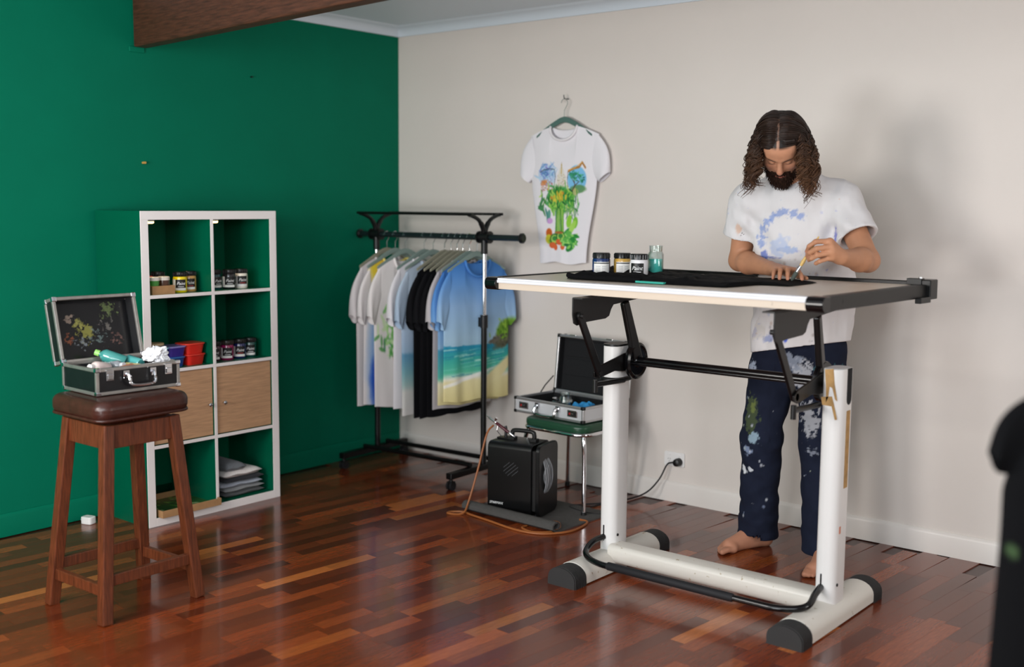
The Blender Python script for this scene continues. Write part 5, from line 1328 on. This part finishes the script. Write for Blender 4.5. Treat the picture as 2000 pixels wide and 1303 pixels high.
splash(2.69, .83, .025, .045, '#b4c0d4', .8, .38); splash(2.70, .62, .035, .10, '#56633c', .5, .36); splash(2.71, .66, .02, .05, '#7d8a48', .5, .4); splash(2.72, .53, .03, .03, '#9fb8c8', .7, .44)
splash(2.69, .47, .03, .03, '#8a98b4', .7, .46); splash(2.655, .37, .022, .02, '#dcdfe4', .95, .36); splash(2.69, .38, .018, .014, '#d4d8de', .9, .38); splash(3.0, .84, .05, .03, '#3f6a72', .8, .42); splash(2.97, .50, .03, .03, '#8f96a4', .7, .48)
for k in range(46):
    x, z = qq.uniform(2.60, 3.06), qq.uniform(.15, .92); r_ = qq.uniform(.0015, .004)
    blend(np.clip(1.6 - np.hypot((V[:, 0] - x) / r_, (V[:, 2] - z) / (r_ * 1.5)), 0, 1), qq.choice(['#c8ccd4', '#8fa0b4', '#aab2a0', '#7f8aa4', '#b4b8c0']), .75)
np_mesh('trousers', V, F, C, 'cloth', man)

# --- t-shirt
U = Field((2.50, -.86, .86), (3.38, -.26, 1.72), .0052)
LOW = A3(2.850, -.450, .84)
U.cone(LOW, A3(2.858, -.440, 1.17), .212, .200, .04, sq=(fwd, 1.36)); U.cone(A3(2.858, -.440, 1.17), CHE + A3(0, .0, .02), .200, .205, .05, sq=(fwd, 1.46)); U.cone(CHE + A3(0, 0, .02), NEC - A3(0, .0, .085), .205, .135, .05, sq=(fwd, 1.36))
U.cone(SHO_R + A3(.01, 0, 0), SHO_L - A3(.01, 0, 0), .070, .070, .05); U.cone(NEC - A3(0, 0, .055), SHO_L - side * .03 + A3(0, 0, .004), .098, .070, .05); U.cone(NEC - A3(0, 0, .055), SHO_R + side * .03 + A3(0, 0, .004), .098, .070, .05); U.cone(NEC - A3(0, 0, .055), NEC - A3(0, 0, .01), .078, .070, .04)
cR, cL = SHO_R + (ELB_R - SHO_R) * .57, SHO_L + (ELB_L - SHO_L) * .60
cR = cR + A3(-.012, 0, 0); cL = cL + A3(.006, -.004, 0)
U.cone(SHO_R, cR, .076, .074, .04); U.cone(SHO_L, cL, .078, .080, .04)
def folds(p):
    q_ = (p - CHE); l_ = q_ @ side; z_ = p[:, 2]
    d = .013 * (fbm(p * [1.6, 1.6, .8], 9, 3) - .5) * 2
    d += .007 * np.sin(l_ * 42 + 3 * np.sin(z_ * 7) + 1.2) * np.exp(-((z_ - 1.02) / .22) ** 2)
    d += .010 * np.sin((z_ * 62) + l_ * 30) * np.exp(-((np.abs(l_) - .20) / .05) ** 2) * np.exp(-((z_ - 1.40) / .10) ** 2)
    d += .010 * np.sin(z_ * 40 - np.abs(l_) * 55) * np.exp(-((np.abs(l_) - .13) / .06) ** 2) * np.exp(-((z_ - 1.36) / .12) ** 2)
    return d
U.disp(folds)
for s_, c_, e_ in ((SHO_R, cR, ELB_R), (SHO_L, cL, ELB_L)):
    d_2 = (e_ - s_) / np.linalg.norm(e_ - s_)
    sub_r = .062 if c_ is cR else .066
    # flat cuff with an open sleeve
    sl, X, Y, Z = U._g(c_ - .16, c_ + .16)
    pd = (X - c_[0]) * d_2[0] + (Y - c_[1]) * d_2[1] + (Z - c_[2]) * d_2[2]
    rad = np.sqrt(np.maximum((X - c_[0]) ** 2 + (Y - c_[1]) ** 2 + (Z - c_[2]) ** 2 - pd ** 2, 0))
    near = (rad < .115) & (pd > -.02)
    U.D[sl] = np.where(near, np.maximum(U.D[sl], pd.astype(np.float32)), U.D[sl])
    U.cone(c_ - d_2 * .03, c_ + d_2 * .12, sub_r, sub_r + .006, .004, 'sub')
U.cone(LOW - A3(0, 0, .05), LOW + A3(0, 0, .09), .190, .190, .004, 'sub', sq=(fwd, 1.42))
U.cut((2.85, -.45, .918), (.20, -.05, -1)); U.cone(NEC - A3(0, 0, .045), NEC + A3(0, -.01, .06), .060, .066, .005, 'sub')
V, F = U.mesh(); V = relax(V, F, 1, .4)
C = np.zeros((len(V), 3)); C[:] = hx('#d8d5d6'); C *= (.95 + .10 * fbm(V, 12))[:, None]
nrm = (V - A3(2.86, -.5, 0)) @ fwd; lx_ = (V - A3(2.868, -.55, 0)) @ side; zz = V[:, 2]
fr = (nrm > .02)
def dab(l, z, rl, rz, col, al=.8, thr=.42, sc=60, rot=0):
    a = R(rot); dl, dz_ = lx_ - l, zz - z; p_ = dl * math.cos(a) + dz_ * math.sin(a); q_ = -dl * math.sin(a) + dz_ * math.cos(a)
    m = np.exp(-((p_ / rl) ** 2 + (q_ / rz) ** 2)); n_ = fbm(V + 5.1 * l + z, sc, 3); blend(np.clip((m * .8 + n_ - .5 - thr) / .2, 0, 1) * fr, col, al)
for k in range(9):          # the arc of blue prints
    a = R(188 - 16 * k); dab(-.02 + .105 * math.cos(a), 1.375 + .115 * math.sin(a), .021, .022, '#7590ca', .72, .38, 80)
dab(-.05, 1.36, .06, .06, '#a8badd', .65, .42, 40); dab(-.01, 1.34, .05, .02, '#93acd8', .7, .42); dab(.065, 1.325, .028, .022, '#9fb2d6', .75, .4); dab(-.11, 1.30, .018, .05, '#5f76c0', .85, .38); dab(-.07, 1.305, .04, .008, '#4f66b4', .8, .4)
dab(-.055, 1.268, .018, .014, '#d98a3c', .95, .34, 60, -40); dab(-.05, 1.245, .016, .03, '#f4f2f4', .9, .36); dab(-.03, 1.16, .016, .012, '#c9824a', .85, .36); dab(.17, 1.40, .010, .05, '#6f74c4', .8, .42); dab(.085, 1.15, .022, .02, '#8f9ccc', .7, .42); dab(-.01, 1.125, .03, .016, '#6f86c0', .75, .42)
dab(-.19, 1.10, .02, .06, '#8088c0', .6, .44); dab(-.16, .985, .02, .03, '#7f8cc8', .75, .40); dab(-.10, .965, .05, .03, '#7f90c4', .7, .44); dab(-.015, .985, .010, .032, '#4f6ad0', .95, .30, 40, -12); dab(-.03, .98, .005, .012, '#4f6ad0', .9, .3)
dab(-.22, 1.42, .015, .02, '#d8a884', .6, .4); dab(-.05, 1.22, .08, .14, '#d0cbc6', .5, .36, 16); dab(-.18, 1.03, .07, .12, '#c4beb8', .6, .36, 18)
for k in range(60):
    l_, z_, r_ = qq.uniform(-.16, .14), qq.uniform(.93, 1.30), qq.uniform(.002, .006)
    blend(np.clip(1.5 - np.hypot((lx_ - l_) / r_, (zz - z_) / (r_ * qq.uniform(.4, 1.6))), 0, 1) * fr, qq.choice(['#8a7a74', '#9aa4c4', '#a88a74', '#7f7a84', '#b0a8a4']), .55)
np_mesh('t_shirt', V, F, C, 'cloth', man)
colr = MB(); pts = []
for k in range(28):
    a = 2 * math.pi * k / 28; p = NEC + side * .069 * math.cos(a) + fwd * .068 * math.sin(a) + A3(0, 0, -.010 - .030 * max(0, math.sin(a)) - .012 * math.sin(a)); pts.append(tuple(p))
colr.tube(pts, .0085, 8, closed=True, col=hx('#dcd9da')); colr.build('collar', 'cloth', man, smooth=180, colors=True)

# --- beard
G = Field(tuple(HC - .19), tuple(HC + .17), .0032)
G.ell(hp_(0, .046, -.098), (.060, .052, .036), HM, .01); G.ell(hp_(0, .076, -.120), (.041, .035, .040), HM, .02)
for s in (-1, 1):
    G.cone(hp_(s * .058, .030, -.075), hp_(s * .061, .010, -.025), .016, .009, .012); G.cone(hp_(s * .006, .103, -.058), hp_(s * .030, .090, -.066), .0085, .0075, .006); G.cone(hp_(s * .030, .088, -.066), hp_(s * .038, .076, -.092), .008, .010, .008)
    G.cone(hp_(s * .045, .062, -.075), hp_(s * .052, .045, -.06), .014, .010, .012)
G.ell(hp_(0, .104, -.0755), (.023, .018, .0095), HM, .003, 'sub')
G.disp(lambda p: .0045 * (fbm(p, 150, 2) - .5) * 2)
V, F = G.mesh(); C = np.zeros((len(V), 3)); C[:] = hx('#2e1d14'); C *= (.6 + .8 * fbm(V, 160))[:, None]
be = np_mesh('beard', V, F, C, 'beard_hair', man)
hr = random.Random(3); b = MB(); bc_ = hp_(0, .03, -.09)
for k in range(1500):
    p = V[hr.randrange(len(V))]; l_ = (p - HC) @ HM.T
    if l_[1] < .02: continue
    lipz = abs(l_[0]) < .030 and l_[2] > -.082 and l_[1] > .07
    d = p - bc_; d /= np.linalg.norm(d); t1 = d * .5 - HU * .8 + HF * .1 + HL * hr.uniform(-.35, .35); t1 /= np.linalg.norm(t1); ln = hr.uniform(.004, .007) if lipz else hr.uniform(.006, .014)
    c = tuple(np.array(hx('#33211a')) * hr.uniform(.5, 1.5)); b.tube([p - d * .002, p + d * .002 + t1 * ln * .5, p + t1 * ln + d * .001], [.0011, .0010, .0004], 4, col=c)
b.build('beard_strands', 'beard_hair', be, smooth=180, colors=True, fix=False, kind='stuff')

# --- hair: a scalp cap plus several hundred wavy locks
H = Field(tuple(HC - .21), tuple(HC + .21), .0042)
H.ell(hp_(0, -.018, .032), (.088, .104, .098), HM, .01); H.ell(hp_(0, -.060, -.045), (.082, .062, .09), HM, .03)
H.ell(hp_(0, .105, -.038), (.066, .085, .100), HM, .01, 'sub')
H.cone(hp_(-.006, .09, .105), hp_(-.006, .0, .142), .003, .003, .004, 'sub')
H.disp(lambda p: .004 * (fbm(p, 90, 2) - .5) * 2)
V, F = H.mesh(); hd = (V - HC) @ HM.T; C = np.zeros((len(V), 3)); C[:] = hx('#271b15'); C *= (.6 + .8 * fbm(V * [1, 1, 3], 60))[:, None]
pt = (np.abs(hd[:, 0] + .006) < .0026) & (hd[:, 2] > .05) & (hd[:, 1] > -.02); C[pt] = hx('#6f5548')
ha = np_mesh('hair', V, F, C, 'hair', man)
hr = random.Random(12); b = MB()
cr, ct = np.array(hx('#2b1d16')), np.array(hx('#6b4a33'))
for c_ in range(215):
    s = -1 if hr.random() < .46 else 1
    phc = hr.uniform(-95, 66); offc = .003 + .021 * hr.random()
    tec = hr.uniform(52, 86) if phc < 22 else hr.uniform(36, 62)
    zc = hr.uniform(1.62, 1.70) if s < 0 else hr.uniform(1.57, 1.68)
    if hr.random() < .2: zc -= hr.uniform(.02, .07)
    flc = hr.uniform(-.05, .55) if s > 0 else hr.uniform(-.10, .40); fwc = hr.uniform(0, .45)
    phs = hr.uniform(0, 6.28); fqc = hr.uniform(.75, 1.5); ampc = hr.uniform(.006, .017); tonec = hr.uniform(.65, 1.3); endc = hr.choice((0, 0, .8)); sgn = hr.choice((-1, 1))
    for k in range(10):
        loose = hr.random() < .12
        phi = R(max(-97, min(67, phc + hr.gauss(0, 3.2)))); off_ = max(.002, offc + hr.gauss(0, .002)); te = R(tec + hr.gauss(0, 3)); pts = []; n1 = 11
        for i in range(n1):
            th0 = R(1.5) if phi > R(8) else R(-7); th = th0 + (te - th0) * i / (n1 - 1); off = off_ * min(1, .1 + i / 5); rl, rf, ru = .082 + off, .098 + off, .098 + off
            l = s * rl * math.sin(th) - .006 * math.cos(th); f = (rf * math.sin(phi)) * math.cos(th) - .014 - .02 * math.sin(th) ** 3; u = ru * math.cos(phi) * math.cos(th) + .030 - .01 * math.sin(th)
            pts.append(hp_(l, f, u))
        p = pts[-1]; d = (pts[-1] - pts[-2]); d /= np.linalg.norm(d); zend = zc + hr.gauss(0, .008); flare = flc + hr.gauss(0, .05)
        n2 = 36; step = max(.0035, (p[2] - zend) / n2 * 1.02)
        for i in range(n2):
            q_ = i / n2; tgt = A3(0, 0, -1) + HL * s * flare * (1 - 1.5 * q_) * .9 + fh * fwc * (1 - q_)
            d = d * .82 + tgt * .18; d /= np.linalg.norm(d); p = p + d * step
            l_ = (p - HC) @ HM.T; e_ = (l_ - A3(0, -.018, .0)) / A3(.080, .098, .115); en = np.linalg.norm(e_)
            if en < 1: p = p + HM.T @ (e_ / en * (1 - en) * A3(.080, .098, .115)) * .8
            pts.append(p.copy())
        pts = np.array(pts); N_ = len(pts); ph_ = phs + hr.gauss(0, .22) + (hr.uniform(-2, 2) if loose else 0); fq = fqc * (1 + hr.gauss(0, .02)); amp = ampc * hr.uniform(.85, 1.15) * (1.4 if loose else 1)
        out = []; cols = []; rs = []; rr0 = hr.uniform(.0011, .0023); tone = tonec * hr.uniform(.75, 1.25)
        for i in range(N_):
            q_ = i / (N_ - 1); A_ = amp * min(1, max(0, (q_ - .20) / .45)) * (1 + endc * max(0, q_ - .78) / .22); ang = ph_ + sgn * fq * i * .52
            o_ = HL * math.cos(ang) * A_ + fh * math.sin(ang) * A_ * .9 + A3(0, 0, 1) * .4 * A_ * math.sin(ang + 1)
            out.append(pts[i] + o_); rs.append(rr0 * (1.0 if q_ < .75 else 1.0 - (q_ - .75) / .25 * .6)); m_ = max(0, (q_ - .30) / .7) ** 1.2 * (1.0 if s > 0 else .55)
            cols.append(tuple((cr * (1 - m_) + ct * m_) * tone))
        b.tube(out, rs, 4, cols=cols)
lk = b.build('hair_locks', 'hair', ha, smooth=180, colors=True, fix=False, kind='stuff')

# --- the brush in his hand
br = empty('paint_brush', (0, 0, 0), 0, 'thin wooden paint brush held in his left hand over the black shirt', 'brush')
b0, b1 = Vector((3.028, -.925, zr + .002)), Vector((3.112, -.880, 1.402)); bd = b1 - b0
def bp_(k): return b0 + bd * k
MB().tube([bp_(k) for k in (0, .06, .16, .20)], [.003, .008, .0085, .0065], 10).build('bristles', mat('bristle', '#4a524c', .7), br)
MB().tube([bp_(k) for k in (.19, .22, .32, .34)], [.0065, .007, .0062, .0055], 12).build('ferrule', 'steel', br, label='steel ferrule')
MB().tube([bp_(k) for k in (.33, .42, .55, .75, .97, 1.0)], [.0055, .0075, .006, .0045, .0035, .002], 12).build('handle', mat('brush_wood', '#d9b46c', .4), br, label='pale wooden handle')
